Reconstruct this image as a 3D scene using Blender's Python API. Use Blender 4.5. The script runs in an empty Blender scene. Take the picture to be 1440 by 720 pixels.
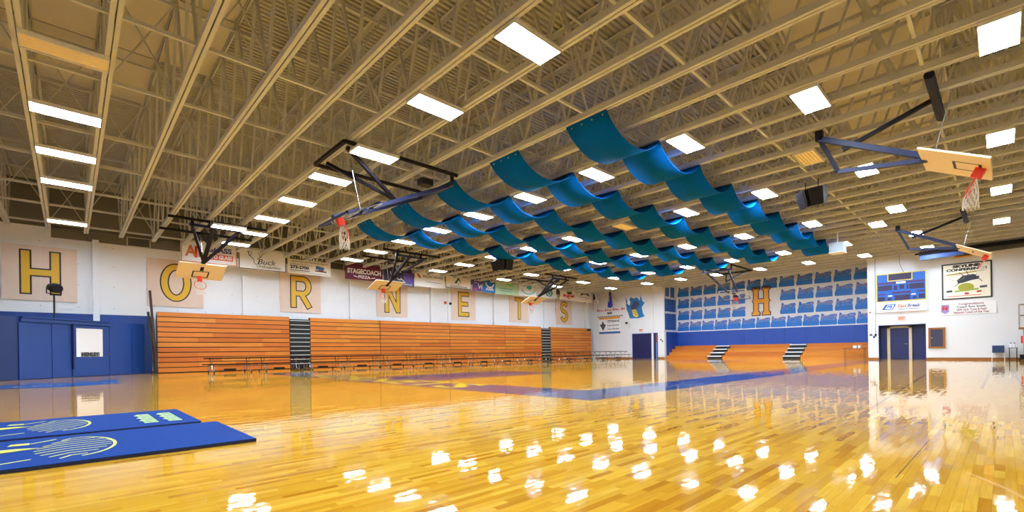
import bpy, bmesh, math, random
from mathutils import Vector, Matrix
random.seed(7)
PI = math.pi
V = Vector
SC = bpy.context.scene
COL = SC.collection

# ------------------------------------------------------------------ camera
F, CX, CY = 656.1, 720.0, 494.6
ROLL, YAW, HC = math.radians(0.8128), math.radians(46.486), 0.837
FW = V((-math.sin(YAW), math.cos(YAW), 0)); RT = V((math.cos(YAW), math.sin(YAW), 0)); UP = V((0, 0, 1))
CAM = V((0, 0, HC))
cd = bpy.data.cameras.new('camera'); cam = bpy.data.objects.new('camera', cd); COL.objects.link(cam)
cd.sensor_fit = 'HORIZONTAL'; cd.sensor_width = 36.0; cd.lens = F / 1440 * 36
cd.shift_x = 0.0; cd.shift_y = (CY - 360) / 1440
xa = RT * math.cos(ROLL) - UP * math.sin(ROLL); ya = RT * math.sin(ROLL) + UP * math.cos(ROLL); za = -FW
cam.matrix_world = Matrix(((xa.x, ya.x, za.x, CAM.x), (xa.y, ya.y, za.y, CAM.y), (xa.z, ya.z, za.z, CAM.z), (0, 0, 0, 1)))
cd.clip_end = 300
SC.camera = cam

def ray(u, v):
    a, b = u - CX, -(v - CY)
    s = (a * math.cos(ROLL) + b * math.sin(ROLL)) / F; t = (-a * math.sin(ROLL) + b * math.cos(ROLL)) / F
    return FW + RT * s + UP * t
def onax(u, v, ax, val):
    d = ray(u, v); return CAM + d * ((val - CAM[ax]) / d[ax])
def proj(p):
    d = V(p) - CAM; z = d.dot(FW)
    if z < .05: return None
    s, t = d.dot(RT) / z * F, d.z / z * F
    return (CX + s * math.cos(ROLL) - t * math.sin(ROLL), CY - (s * math.sin(ROLL) + t * math.cos(ROLL)))

# ------------------------------------------------------------------ world, exposure
w = bpy.data.worlds.new('world'); SC.world = w; w.use_nodes = True
w.node_tree.nodes['Background'].inputs[0].default_value = (0.75, 0.85, 1, 1)
w.node_tree.nodes['Background'].inputs[1].default_value = 0.05
SC.view_settings.view_transform = 'Standard'; SC.view_settings.look = 'None'
SC.view_settings.gamma = 1.0; SC.view_settings.use_curve_mapping = False
SC.view_settings.exposure = 0.0
LAMP = 100.0

# ------------------------------------------------------------------ materials
def lin(c):
    o = []
    for x in c:
        x = x / 255.0
        o.append(x / 12.92 if x <= 0.04045 else ((x + .055) / 1.055) ** 2.4)
    return o
class NT:
    def __init__(s, name):
        s.m = bpy.data.materials.new(name); s.m.use_nodes = True; s.t = s.m.node_tree
        s.b = s.t.nodes['Principled BSDF']
    def n(s, typ, **kw):
        x = s.t.nodes.new(typ)
        for k, v in kw.items():
            if k.startswith('i_'):
                key = k[2:]; key = int(key) if key.isdigit() else key
                x.inputs[key].default_value = v
            else: setattr(x, k, v)
        return x
    def l(s, a, b): s.t.links.new(a, b)
    def math(s, op, a, b=None, c=None):
        x = s.n('ShaderNodeMath', operation=op)
        for i, y in enumerate((a, b, c)):
            if y is None: continue
            if isinstance(y, (int, float)): x.inputs[i].default_value = y
            else: s.l(y, x.inputs[i])
        return x.outputs[0]
    def mix(s, f, a, b):
        x = s.n('ShaderNodeMix', data_type='RGBA')
        for i, y in ((0, f), (6, a), (7, b)):
            if isinstance(y, (int, float)): x.inputs[i].default_value = y
            elif isinstance(y, (tuple, list)): x.inputs[i].default_value = (*y[:3], 1)
            else: s.l(y, x.inputs[i])
        return x.outputs[2]
MATS = {}
def mat(name, rgb, rough=.5, metal=0.0, var=.06, scale=6.0, spec=.5, coat=0.0, bump=0.0):
    if name in MATS: return MATS[name]
    k = NT(name); c = lin(rgb)
    pos = k.n('ShaderNodeNewGeometry').outputs['Position']
    nz = k.n('ShaderNodeTexNoise', i_Scale=scale, i_Detail=3.0); k.l(pos, nz.inputs['Vector'])
    lo = [x * (1 - var) for x in c]; hi = [min(1, x * (1 + var)) for x in c]
    k.l(k.mix(nz.outputs[0], lo, hi), k.b.inputs['Base Color'])
    k.b.inputs['Roughness'].default_value = rough; k.b.inputs['Metallic'].default_value = metal
    k.b.inputs['Specular IOR Level'].default_value = spec; k.b.inputs['Coat Weight'].default_value = coat
    if bump:
        bp = k.n('ShaderNodeBump', i_Strength=bump, i_Distance=.01); k.l(nz.outputs[0], bp.inputs['Height']); k.l(bp.outputs[0], k.b.inputs['Normal'])
    MATS[name] = k.m; return k.m
def emis(name, rgb, strength):
    k = NT(name); k.b.inputs['Base Color'].default_value = (.8, .8, .8, 1)
    k.b.inputs['Emission Color'].default_value = (*rgb, 1); k.b.inputs['Emission Strength'].default_value = strength
    MATS[name] = k.m; return k.m
BW = 0.05
def floor_mat(name, paint=None):
    k = NT(name)
    pos = k.n('ShaderNodeNewGeometry').outputs['Position']
    sp = k.n('ShaderNodeSeparateXYZ'); k.l(pos, sp.inputs[0])
    colf = k.math('DIVIDE', sp.outputs[0], BW); ci = k.math('FLOOR', colf)
    ln = k.math('ADD', k.math('MULTIPLY', k.math('FRACT', k.math('MULTIPLY', k.math('ADD', ci, 2000.0), .7548777)), .4), .24)
    off = k.math('MULTIPLY', k.math('FRACT', k.math('MULTIPLY', k.math('ADD', ci, 2000.0), .6180340)), 5.0)
    rowf = k.math('DIVIDE', k.math('ADD', sp.outputs[1], off), ln); ri = k.math('FLOOR', rowf)
    cv = k.n('ShaderNodeCombineXYZ'); k.l(ci, cv.inputs[0]); k.l(ri, cv.inputs[1])
    wn = k.n('ShaderNodeTexWhiteNoise', noise_dimensions='2D'); k.l(cv.outputs[0], wn.inputs['Vector'])
    # grain
    mp = k.n('ShaderNodeVectorMath', operation='MULTIPLY'); k.l(pos, mp.inputs[0]); mp.inputs[1].default_value = (60, 2.2, 1)
    ad = k.n('ShaderNodeVectorMath', operation='ADD'); k.l(mp.outputs[0], ad.inputs[0]); k.l(wn.outputs['Color'], ad.inputs[1])
    gr = k.n('ShaderNodeTexNoise', i_Scale=1.0, i_Detail=4.0, i_Distortion=.6); k.l(ad.outputs[0], gr.inputs['Vector'])
    # seams
    fx = k.math('FRACT', colf); ex = k.math('MINIMUM', fx, k.math('SUBTRACT', 1.0, fx))
    fy = k.math('MULTIPLY', k.math('FRACT', rowf), ln)
    seam = k.math('MAXIMUM', k.math('LESS_THAN', ex, .016), k.math('LESS_THAN', fy, .002))
    rp = k.n('ShaderNodeValToRGB'); k.l(wn.outputs['Value'], rp.inputs[0])
    e = rp.color_ramp.elements
    e[0].position = 0.0; e[0].color = (*lin((186, 120, 20)), 1); e[1].position = 1.0; e[1].color = (*lin((234, 182, 62)), 1)
    for p, c in ((.14, (205, 143, 30)), (.5, (219, 161, 42)), (.85, (226, 170, 52))):
        q = e.new(p); q.color = (*lin(c), 1)
    base = k.mix(k.math('MULTIPLY', k.math('SUBTRACT', gr.outputs[0], .42), .85), rp.outputs[0], lin((152, 92, 14)))
    base = k.mix(k.math('MULTIPLY', seam, .22), base, lin((110, 62, 22)))
    if paint: base = k.mix(.05, lin(paint), base)
    k.l(base, k.b.inputs['Base Color'])
    k.b.inputs['Roughness'].default_value = .4; k.b.inputs['Specular IOR Level'].default_value = 0.0; k.b.inputs['Coat Weight'].default_value = 1.0
    k.b.inputs['Coat Roughness'].default_value = .035; k.b.inputs['Coat IOR'].default_value = 1.46
    # every board lies a hair out of true
    sb = k.n('ShaderNodeVectorMath', operation='SUBTRACT'); k.l(wn.outputs['Color'], sb.inputs[0]); sb.inputs[1].default_value = (.5, .5, .5)
    mu = k.n('ShaderNodeVectorMath', operation='MULTIPLY'); k.l(sb.outputs[0], mu.inputs[0]); mu.inputs[1].default_value = (.011, .008, 0)
    wv = k.n('ShaderNodeVectorMath', operation='MULTIPLY'); k.l(pos, wv.inputs[0]); wv.inputs[1].default_value = (34, 16.0, 1)
    n2 = k.n('ShaderNodeTexNoise', i_Scale=1.0, i_Detail=1.0); k.l(wv.outputs[0], n2.inputs['Vector'])
    s2 = k.n('ShaderNodeVectorMath', operation='SUBTRACT'); k.l(n2.outputs['Color'], s2.inputs[0]); s2.inputs[1].default_value = (.5, .5, .5)
    m2 = k.n('ShaderNodeVectorMath', operation='MULTIPLY'); k.l(s2.outputs[0], m2.inputs[0]); m2.inputs[1].default_value = (.017, .014, 0)
    gn = k.n('ShaderNodeNewGeometry').outputs['Normal']
    a1 = k.n('ShaderNodeVectorMath', operation='ADD'); k.l(gn, a1.inputs[0]); k.l(mu.outputs[0], a1.inputs[1])
    a2 = k.n('ShaderNodeVectorMath', operation='ADD'); k.l(a1.outputs[0], a2.inputs[0]); k.l(m2.outputs[0], a2.inputs[1])
    nn = k.n('ShaderNodeVectorMath', operation='NORMALIZE'); k.l(a2.outputs[0], nn.inputs[0])
    k.l(nn.outputs[0], k.b.inputs['Normal']); k.l(nn.outputs[0], k.b.inputs['Coat Normal'])
    MATS[name] = k.m; return k.m
def bleacher_mat():
    k = NT('bleacher_wood')
    oi = k.n('ShaderNodeObjectInfo')
    rp = k.n('ShaderNodeValToRGB'); k.l(oi.outputs['Random'], rp.inputs[0])
    e = rp.color_ramp.elements
    e[0].color = (*lin((200, 108, 30)), 1); e[1].color = (*lin((234, 158, 54)), 1)
    for p, c in ((.3, (216, 126, 38)), (.6, (224, 138, 44))):
        q = e.new(p); q.color = (*lin(c), 1)
    pos = k.n('ShaderNodeNewGeometry').outputs['Position']
    mp = k.n('ShaderNodeVectorMath', operation='MULTIPLY'); k.l(pos, mp.inputs[0]); mp.inputs[1].default_value = (1.1, .9, 22)
    gr = k.n('ShaderNodeTexNoise', i_Scale=1.0, i_Detail=4.0, i_Distortion=.8); k.l(mp.outputs[0], gr.inputs['Vector'])
    k.l(k.mix(k.math('MULTIPLY', gr.outputs[0], .8), rp.outputs[0], lin((176, 84, 18))), k.b.inputs['Base Color'])
    k.b.inputs['Roughness'].default_value = .38; MATS['wood'] = k.m; return k.m
def print_mat(name, base, inks, rows, y0, y1, seed=0.0, density=.5):
    """lines of small illegible print on a flat sheet, in the sheet's own coordinates (x right, y up, metres)"""
    k = NT(name); tc = k.n('ShaderNodeTexCoord').outputs['Object']; sp = k.n('ShaderNodeSeparateXYZ'); k.l(tc, sp.inputs[0])
    t = k.math('DIVIDE', k.math('SUBTRACT', sp.outputs[1], y0), (y1 - y0)); r = k.math('MULTIPLY', t, rows)
    fr = k.math('FRACT', r); ri = k.math('FLOOR', r)
    inl = k.math('MULTIPLY', k.math('GREATER_THAN', fr, .25), k.math('LESS_THAN', fr, .8))
    inr = k.math('MULTIPLY', k.math('GREATER_THAN', t, 0.0), k.math('LESS_THAN', t, 1.0))
    cv = k.n('ShaderNodeCombineXYZ'); k.l(k.math('MULTIPLY', sp.outputs[0], 16.0), cv.inputs[0]); k.l(k.math('ADD', k.math('MULTIPLY', ri, 7.3), seed), cv.inputs[1])
    oi = k.n('ShaderNodeObjectInfo'); k.l(k.math('MULTIPLY', oi.outputs['Random'], 50.0), cv.inputs[2])
    nz = k.n('ShaderNodeTexNoise', i_Scale=1.0, i_Detail=2.0); k.l(cv.outputs[0], nz.inputs['Vector'])
    on = k.math('MULTIPLY', k.math('MULTIPLY', inl, inr), k.math('GREATER_THAN', nz.outputs[0], density))
    ink = k.mix(k.math('GREATER_THAN', t, .6), lin(inks[0]), lin(inks[1]))
    k.l(k.mix(k.math('MULTIPLY', on, .85), lin(base), ink), k.b.inputs['Base Color']); k.b.inputs['Roughness'].default_value = .45
    MATS[name] = k.m; return k.m

M_floor = floor_mat('maple_floor')
M_blue_paint = floor_mat('court_blue_paint', (6, 64, 122))
M_yellow_paint = floor_mat('court_yellow_paint', (246, 216, 40))
M_floor_logo = floor_mat('floor_logo_blue', (20, 110, 200))
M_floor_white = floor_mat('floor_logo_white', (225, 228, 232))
M_line_paint = floor_mat('court_line_paint', (50, 45, 60))
M_wood = bleacher_mat()
M_wall = mat('wall_paint', (232, 231, 234), .75, var=.03, scale=1.2)
M_wall2 = mat('rear_wall_paint', (226, 226, 229), .7, var=.02, scale=1.0)
M_grey = mat('grey_fascia_paint', (112, 106, 96), .8, var=.08, scale=1.0)
M_deck = mat('deck_paint', (172, 169, 163), .6, var=.07, scale=.7)
M_steel = mat('joist_paint', (193, 192, 188), .6, var=.06, scale=2, spec=.2)
M_panel = mat('ceiling_board', (190, 182, 166), .8, var=.05, scale=1.5)
M_ply = mat('letter_sheet', (224, 198, 180), .7, var=.05, scale=2.5)
M_gold = mat('gold_paint', (222, 172, 22), .5, var=.04)
M_black = mat('black_paint', (12, 10, 14), .5)
M_navy = mat('navy_paint', (28, 66, 140), .5, var=.05, scale=1)
M_navy_d = mat('dark_navy_paint', (22, 30, 84), .45, var=.06, scale=1)
M_padblue = mat('wall_pad_vinyl', (34, 76, 172), .45, var=.04, scale=1)
M_white = mat('white_vinyl', (240, 240, 243), .5, var=.02)
M_teal = mat('teal_fabric', (0, 86, 158), .9, var=.05, scale=3, spec=.05)
M_dark = mat('dark_steel', (24, 21, 32), .6, var=.1, spec=.2)
M_bsteel = mat('blue_steel', (16, 26, 68), .55, var=.06)
M_red = mat('rim_red', (226, 52, 24), .35)
M_net = mat('net_cord', (226, 220, 208), .8)
M_board = mat('backboard_ply', (238, 218, 184), .5, var=.03)
M_chrome = mat('bright_steel', (190, 190, 196), .25, metal=.8)
M_brown = mat('brown_laminate', (48, 28, 24), .4, var=.1)
M_table = mat('dark_laminate', (20, 12, 12), .5, var=.1, spec=.2)
M_base = mat('wood_baseboard', (150, 92, 38), .4, var=.1, scale=3)
M_alum = mat('beige_door_frame', (196, 178, 150), .45)
M_speaker = mat('speaker_black', (16, 14, 16), .7, var=.2, scale=20)
M_mat = mat('blue_mat_vinyl', (4, 54, 130), .7, var=.04, scale=2, spec=.05)
M_matedge = mat('mat_edge', (16, 26, 60), .6)
M_lime = mat('lime_print', (206, 206, 40), .5)
M_maroon = mat('maroon_vinyl', (98, 20, 60), .5, var=.1, scale=1.5)
M_housing = mat('fixture_white', (225, 222, 214), .5)
M_off = mat('unlit_diffuser', (236, 214, 168), .5)
M_lamp = emis('lamp_glow', (.71, .86, 1.0), LAMP)
M_exit = mat('exit_red', (206, 60, 40), .4)
M_hole = mat('tie_hole', (70, 66, 70), .8)
k = NT('clear_glass'); k.b.inputs['Transmission Weight'].default_value = 1.0; k.b.inputs['Roughness'].default_value = .02
k.b.inputs['IOR'].default_value = 1.1; k.b.inputs['Base Color'].default_value = (.95, .98, 1, 1); M_glass = k.m

# ------------------------------------------------------------------ builders
class MB:
    def __init__(s): s.v = []; s.f = []
    def add(s, vs, fs):
        o = len(s.v); s.v += [V(x) for x in vs]; s.f += [tuple(i + o for i in f) for f in fs]; return s
    def box(s, x0, x1, y0, y1, z0, z1):
        return s.add([(x, y, z) for z in (z0, z1) for y in (y0, y1) for x in (x0, x1)],
                     [(0, 2, 3, 1), (4, 5, 7, 6), (0, 1, 5, 4), (2, 6, 7, 3), (0, 4, 6, 2), (1, 3, 7, 5)])
    def beam(s, p0, p1, w, h, up=(0, 0, 1)):
        p0, p1 = V(p0), V(p1); d = (p1 - p0).normalized(); up = V(up)
        if abs(d.dot(up)) > .98: up = V((1, 0, 0))
        a = d.cross(up).normalized() * (w / 2); b = a.cross(d).normalized() * (h / 2)
        vs = [p + sa * a + sb * b for p in (p0, p1) for sb in (-1, 1) for sa in (-1, 1)]
        return s.add(vs, [(0, 1, 3, 2), (4, 6, 7, 5), (0, 4, 5, 1), (2, 3, 7, 6), (0, 2, 6, 4), (1, 5, 7, 3)])
    def tube(s, p0, p1, r, n=8, r1=None, cap=True):
        p0, p1 = V(p0), V(p1); d = (p1 - p0).normalized(); up = V((0, 0, 1)) if abs(d.z) < .9 else V((1, 0, 0))
        a = d.cross(up).normalized(); b = a.cross(d); r1 = r if r1 is None else r1
        vs = [p0 + (a * math.cos(2 * PI * i / n) + b * math.sin(2 * PI * i / n)) * r for i in range(n)]
        vs += [p1 + (a * math.cos(2 * PI * i / n) + b * math.sin(2 * PI * i / n)) * r1 for i in range(n)]
        fs = [(i, (i + 1) % n, n + (i + 1) % n, n + i) for i in range(n)]
        if cap: fs += [tuple(range(n))[::-1], tuple(range(n, 2 * n))]
        return s.add(vs, fs)
    def path(s, pts, r, n=6):
        for a, b in zip(pts, pts[1:]): s.tube(a, b, r, n)
        return s
    def prism(s, poly, fr, d0, d1):
        n = len(poly); vs = [fr(x, y, d0) for x, y in poly] + [fr(x, y, d1) for x, y in poly]
        return s.add(vs, [tuple(range(n))[::-1], tuple(range(n, 2 * n))] + [(i, (i + 1) % n, n + (i + 1) % n, n + i) for i in range(n)])
    def quadbox(s, fr, x0, x1, y0, y1, d0, d1):
        return s.prism([(x0, y0), (x1, y0), (x1, y1), (x0, y1)], fr, d0, d1)
    def torus(s, c, ax, R, r, n=20, m=6, arc=None):
        c, ax = V(c), V(ax).normalized(); up = V((0, 0, 1)) if abs(ax.z) < .9 else V((1, 0, 0))
        a = ax.cross(up).normalized(); b = ax.cross(a)
        vs = []
        for i in range(n):
            t = 2 * PI * i / n; e = a * math.cos(t) + b * math.sin(t)
            for j in range(m):
                q = 2 * PI * j / m; vs.append(c + e * (R + r * math.cos(q)) + ax * (r * math.sin(q)))
        return s.add(vs, [(i * m + j, ((i + 1) % n) * m + j, ((i + 1) % n) * m + (j + 1) % m, i * m + (j + 1) % m) for i in range(n) for j in range(m)])
    def ribbon(s, pts, wid, fr, d, closed=False):
        P = [V((p[0], p[1])) for p in pts]; n = len(P); L = []; R = []
        for i in range(n):
            if closed: a, b = P[i - 1], P[(i + 1) % n]
            else: a, b = P[max(i - 1, 0)], P[min(i + 1, n - 1)]
            d1 = (P[i] - a); d2 = (b - P[i])
            d1 = d1.normalized() if d1.length > 1e-6 else d2.normalized(); d2 = d2.normalized() if d2.length > 1e-6 else d1
            n1 = V((-d1.y, d1.x)); n2 = V((-d2.y, d2.x)); m = n1 + n2
            m = m.normalized() if m.length > 1e-6 else n1
            k = min(1 / max(m.dot(n1), .35), 2.2) * wid / 2
            L.append(P[i] + m * k); R.append(P[i] - m * k)
        vs = [fr(q.x, q.y, d) for q in L] + [fr(q.x, q.y, d) for q in R]
        return s.add(vs, [(i + n, (i + 1) % n + n, (i + 1) % n, i) for i in range(n if closed else n - 1)])
    def build(s, name, m, parent=None, loc=(0, 0, 0), smooth=False):
        me = bpy.data.meshes.new(name); off = V(loc) + (wloc(parent) if parent else V())
        me.from_pydata([tuple(x - off) for x in s.v], [], s.f); me.update()
        if m: me.materials.append(m)
        if smooth: me.polygons.foreach_set('use_smooth', [True] * len(me.polygons))
        o = bpy.data.objects.new(name, me); COL.objects.link(o); o.location = loc
        if parent: o.parent = parent
        return o
def wloc(o):
    r = V()
    while o: r += o.location; o = o.parent
    return r
def tag(o, label=None, cat=None, group=None, kind=None):
    for k_, v_ in (('label', label), ('category', cat), ('group', group), ('kind', kind)):
        if v_: o[k_] = v_
    return o
def thing(name, label, cat, loc=(0, 0, 0), group=None):
    o = bpy.data.objects.new(name, None); COL.objects.link(o); o.location = loc; o.empty_display_size = .2
    return tag(o, label, cat, group)
def struct(o): o['kind'] = 'structure'; return o
def stuff(o): o['kind'] = 'stuff'; return o
def copy_tree(o, parent=None):
    c = o.copy(); COL.objects.link(c); c.parent = parent
    for ch in [x for x in o.children]: copy_tree(ch, c)
    return c
def frame(o, r, u):
    o, r, u = V(o), V(r), V(u); n = r.cross(u)
    return lambda x, y, z=0.0: o + r * x + u * y + n * z
def inst(name, me, parent, loc):
    o = bpy.data.objects.new(name, me); COL.objects.link(o); o.parent = parent; o.location = V(loc) - wloc(parent); return o
YW = (0, 1, 0); XW = (1, 0, 0); ZW = (0, 0, 1)
def text(s, size, fr, d, m, parent, name='lettering', width=None, align='CENTER', shear=0.0, bold=0.0, yscale=1.0):
    cu = bpy.data.curves.new('t', 'FONT'); cu.body = s; cu.size = size; cu.align_x = align; cu.align_y = 'CENTER'; cu.shear = shear
    cu.offset = bold; cu.resolution_u = 3; cu.space_line = .85
    ob = bpy.data.objects.new('t', cu); COL.objects.link(ob)
    dg = bpy.context.evaluated_depsgraph_get(); dg.update()
    me = bpy.data.meshes.new_from_object(ob.evaluated_get(dg)); bpy.data.objects.remove(ob); bpy.data.curves.remove(cu)
    vs = [v.co.copy() for v in me.vertices]; fs = [tuple(p.vertices) for p in me.polygons]; bpy.data.meshes.remove(me)
    if width and vs:
        x0, x1 = min(v.x for v in vs), max(v.x for v in vs); kx = width / (x1 - x0); cxx = (x0 + x1) / 2
        for v in vs: v.x = (v.x - cxx) * kx
    b = MB(); b.add([fr(v.x, v.y * yscale, d) for v in vs], fs)
    return b.build(name, m, parent)

# ------------------------------------------------------------------ room shell
XL, YB, YR, YA = -30.2, 40.0, 38.0, 42.5       # left wall, rear wall (left piece), rear wall (right piece), alcove back
AL, AR = -21.6, -6.1                            # alcove sides
ZJ, ZD = 6.48, 9.0                              # joist underside, roof deck
PX0, PX1, PY0, PY1 = -26 * BW, 10 * BW, 2.1, 5.6   # patch of floor laid with single boards
fl = MB()
fl.box(-31, 8, -8, PY0, -.12, 0).box(-31, 8, PY1, 43, -.12, 0).box(-31, PX0, PY0, PY1, -.12, 0).box(PX1, 8, PY0, PY1, -.12, 0)
fl.box(PX0, PX1, PY0, PY1, -.12, -.025)
floor = struct(fl.build('floor', M_floor))
nb = 0
for ci in range(-26, 10):
    c = ci + 2000.0
    ln = .24 + .4 * ((c * .7548777) % 1.0); off = 5.0 * ((c * .6180340) % 1.0)
    r = math.floor((PY0 + off) / ln)
    while r * ln - off < PY1:
        y0 = max(PY0, r * ln - off); y1 = min(PY1, (r + 1) * ln - off); r += 1
        if y1 - y0 < .02: continue
        z = -.0004 * random.random()
        b = MB().box(ci * BW + .0002, (ci + 1) * BW - .0002, y0 + .0003, y1 - .0003, -.024, z)
        b.build('floor_board', M_floor, floor); nb += 1
def painted(name, poly, m, z=.0012):
    b = MB(); b.add([(x, y, z) for x, y in poly], [tuple(range(len(poly)))]); return b.build(name, m, floor)
CX0, CX1, CY0, CY1, BD = -21.24, -6.0, 7.85, 33.45, 1.26
painted('painted_border', [(CX0 - BD, CY0 - 1.5), (CX1 + BD, CY0 - 1.5), (CX1 + BD, CY0), (CX0 - BD, CY0)], M_blue_paint)
painted('painted_border', [(CX0 - BD, CY1), (CX1 + BD, CY1), (CX1 + BD, CY1 + 1.5), (CX0 - BD, CY1 + 1.5)], M_blue_paint)
painted('painted_border', [(CX1, CY0), (CX1 + BD, CY0), (CX1 + BD, CY1), (CX1, CY1)], M_blue_paint)
painted('painted_border', [(CX0 - BD, CY0), (CX0, CY0), (CX0, CY1), (CX0 - BD, CY1)], M_blue_paint)
CXM = (CX0 + CX1) / 2
for ya_, yb_ in ((CY0, CY0 + 5.8), (CY1 - 5.8, CY1)):
    painted('painted_key', [(CXM - 1.83, ya_), (CXM + 1.83, ya_), (CXM + 1.83, yb_), (CXM - 1.83, yb_)], M_blue_paint)
text('HORNETS', 1.75, frame((-14.1, CY0 - .78, .0024), (1, 0, 0), (0, 1, 0)), 0, M_yellow_paint, floor, 'court_lettering', width=10.4, bold=.05)
def fline(p, q, wd, m=M_line_paint):
    MB().ribbon([p, q], wd, lambda x, y, z: V((x, y, z)), .0012).build('court_line', m, floor)
fline((-1.25, 8.0), (-1.75, 24.0), .03); fline((-.48, 3.8), (-.46, 5.6), .004)
fline((-.29, 12.5), (-.28, 33), .04); fline((.26, 12.5), (.14, 33), .04)
q0, q1 = onax(1362, 665, 2, 0), onax(1470, 716, 2, 0)
MB().ribbon([(q0.x, q0.y), ((q0.x + q1.x) / 2 + .015, (q0.y + q1.y) / 2 + .02), (q1.x, q1.y)], .028, lambda x, y, z: V((x, y, z)), .0012).build('court_line', floor_mat('arc_paint', (226, 172, 96)), floor)
# painted wordmark far left
pl = [onax(u, v, 2, 0) for u, v in ((-30, 549), (0, 547.6), (60, 545.5), (110, 543), (150, 540.5), (169, 539.5), (164, 536.3), (168, 535.2), (158, 533.4), (142, 535), (132, 537.5), (124, 536.3), (112, 536.4), (100, 539), (86, 538.2), (58, 539), (44, 539), (34, 541.5), (20, 540.6), (8, 541.5), (0, 542.5), (-30, 544))]
painted('floor_wordmark', [(p.x, p.y) for p in pl], M_floor_logo)
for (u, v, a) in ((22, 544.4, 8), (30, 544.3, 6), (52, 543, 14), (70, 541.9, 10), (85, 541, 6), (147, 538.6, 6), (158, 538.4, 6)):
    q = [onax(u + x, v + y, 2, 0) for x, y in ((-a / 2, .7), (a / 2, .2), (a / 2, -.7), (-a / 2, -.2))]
    painted('wordmark_white', [(p.x, p.y) for p in q], M_floor_white, .0024)  # white painted parts of the wordmark

wl = MB().box(XL - .4, XL, -8, 40.4, 0, 6.87)
wall_left = struct(wl.build('wall_left', M_wall))
MB().box(XL - .5, XL - .12, -8, 40.4, 6.87, 9.3).build('upper_wall', M_grey, wall_left)
fascia = struct(MB().box(XL, XL + .03, -.55, 40, 6.42, 6.86).build('trim_9', M_grey))
struct(MB().box(XL, XL + .02, -8, 3.1, 0, 2.93).build('trim_10', M_navy))
for k_ in range(7):
    y = .98 + 6.39 * k_
    if y < 39.6: struct(MB().box(XL, XL + .22, y - .12, y + .12, 0, 6.5).build('trim_' + str(k_ + 1), M_wall))
hb = MB()
for y in [-2.2 + 1.28 * i for i in range(34)]:
    for z in (3.25, 4.3, 5.3, 6.2):
        if abs(((y - .98) % 6.39)) < .3: continue
        hb.tube((XL - .01, y, z), (XL + .001, y, z), .018, 6)
stuff(hb.build('tie_holes', M_hole, wall_left))
for y in (2.15, 12.35):
    g = MB().box(XL + .03, XL + .05, y, y + .95, 6.4, 6.88).build('wall_louver', M_grey, fascia)
    MB().box(XL + .05, XL + .07, y, y + .95, 6.84, 6.88).box(XL + .05, XL + .07, y, y + .95, 6.4, 6.44).box(XL + .05, XL + .07, y, y + .04, 6.4, 6.88).box(XL + .05, XL + .07, y + .91, y + .95, 6.4, 6.88).build('louver_frame', M_steel, g)
    for i in range(6): MB().beam((XL + .06, y + .05, 6.48 + i * .06), (XL + .06, y + .9, 6.48 + i * .06), .03, .012).build('louver_slat', M_black, g)
struct(MB().path([(XL + .04, 21.72, 3.2), (XL + .04, 21.72, 6.4)], .03).build('trim_11', M_wall))

wall_rear_left = struct(MB().box(XL - .4, AL, YB, YB + .3, 0, 9.3).build('wall_rear_left', M_wall2))
MB().box(-22.9, -22.7, YB - .06, YB, 0, 6.9).build('pilaster', M_wall2, wall_rear_left)
struct(MB().box(AL - .2, AL, YB + .3, YA, 0, 9.3).build('wall_alcove_left', M_wall2))
wall_alc = struct(MB().box(AL - .2, AR + .2, YA, YA + .3, 0, 9.3).build('wall_alcove_rear', M_wall2))
struct(MB().box(AR, AR + .2, YR + .3, YA, 0, 9.3).build('wall_alcove_right', M_wall2))
DX0, DX1, DZ = -5.56, -3.25, 2.2
wall_rear_right = struct(MB().box(AR, DX0, YR, YR + .3, 0, 9.3).box(DX1, 8, YR, YR + .3, 0, 9.3).box(DX0, DX1, YR, YR + .3, DZ, 9.3).build('wall_rear_right', M_wall2))
struct(MB().box(7, 7.3, -8, YR, 0, 9.3).build('wall_right', M_wall))
struct(MB().box(XL - .4, 7.3, -8.3, -8, 0, 9.3).build('wall_near', M_wall))
# baseboards
struct(MB().box(DX1, 7, YR - .02, YR, 0, .12).box(AR, DX0, YR - .02, YR, 0, .12).build('baseboard_rear_right', M_base))
struct(MB().box(-29.4, -25.0, YB - .02, YB, 0, .13).box(-22.3, AL, YB - .02, YB, 0, .13).build('baseboard_rear_left', M_base))
# blue pads under the plaques
PADS = []
for i in range(10):
    x0 = AL + (AR - AL) * i / 10; x1 = AL + (AR - AL) * (i + 1) / 10
    PADS.append((x0, x1))
pad_cap = struct(MB().box(AL, AR, YA - .07, YA, 2.48, 2.56).build('trim_8', M_white))
for x0, x1 in PADS: MB().box(x0 + .008, x1 - .008, YA - .06, YA, 0, 2.48).build('wall_pad', M_padblue, pad_cap)
for i in range(2):
    MB().box(AL, AL + .05, YB + .32 + i * 1.06, YB + .32 + (i + 1) * 1.05, 0, 2.48).build('wall_pad', M_padblue, pad_cap)

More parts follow.
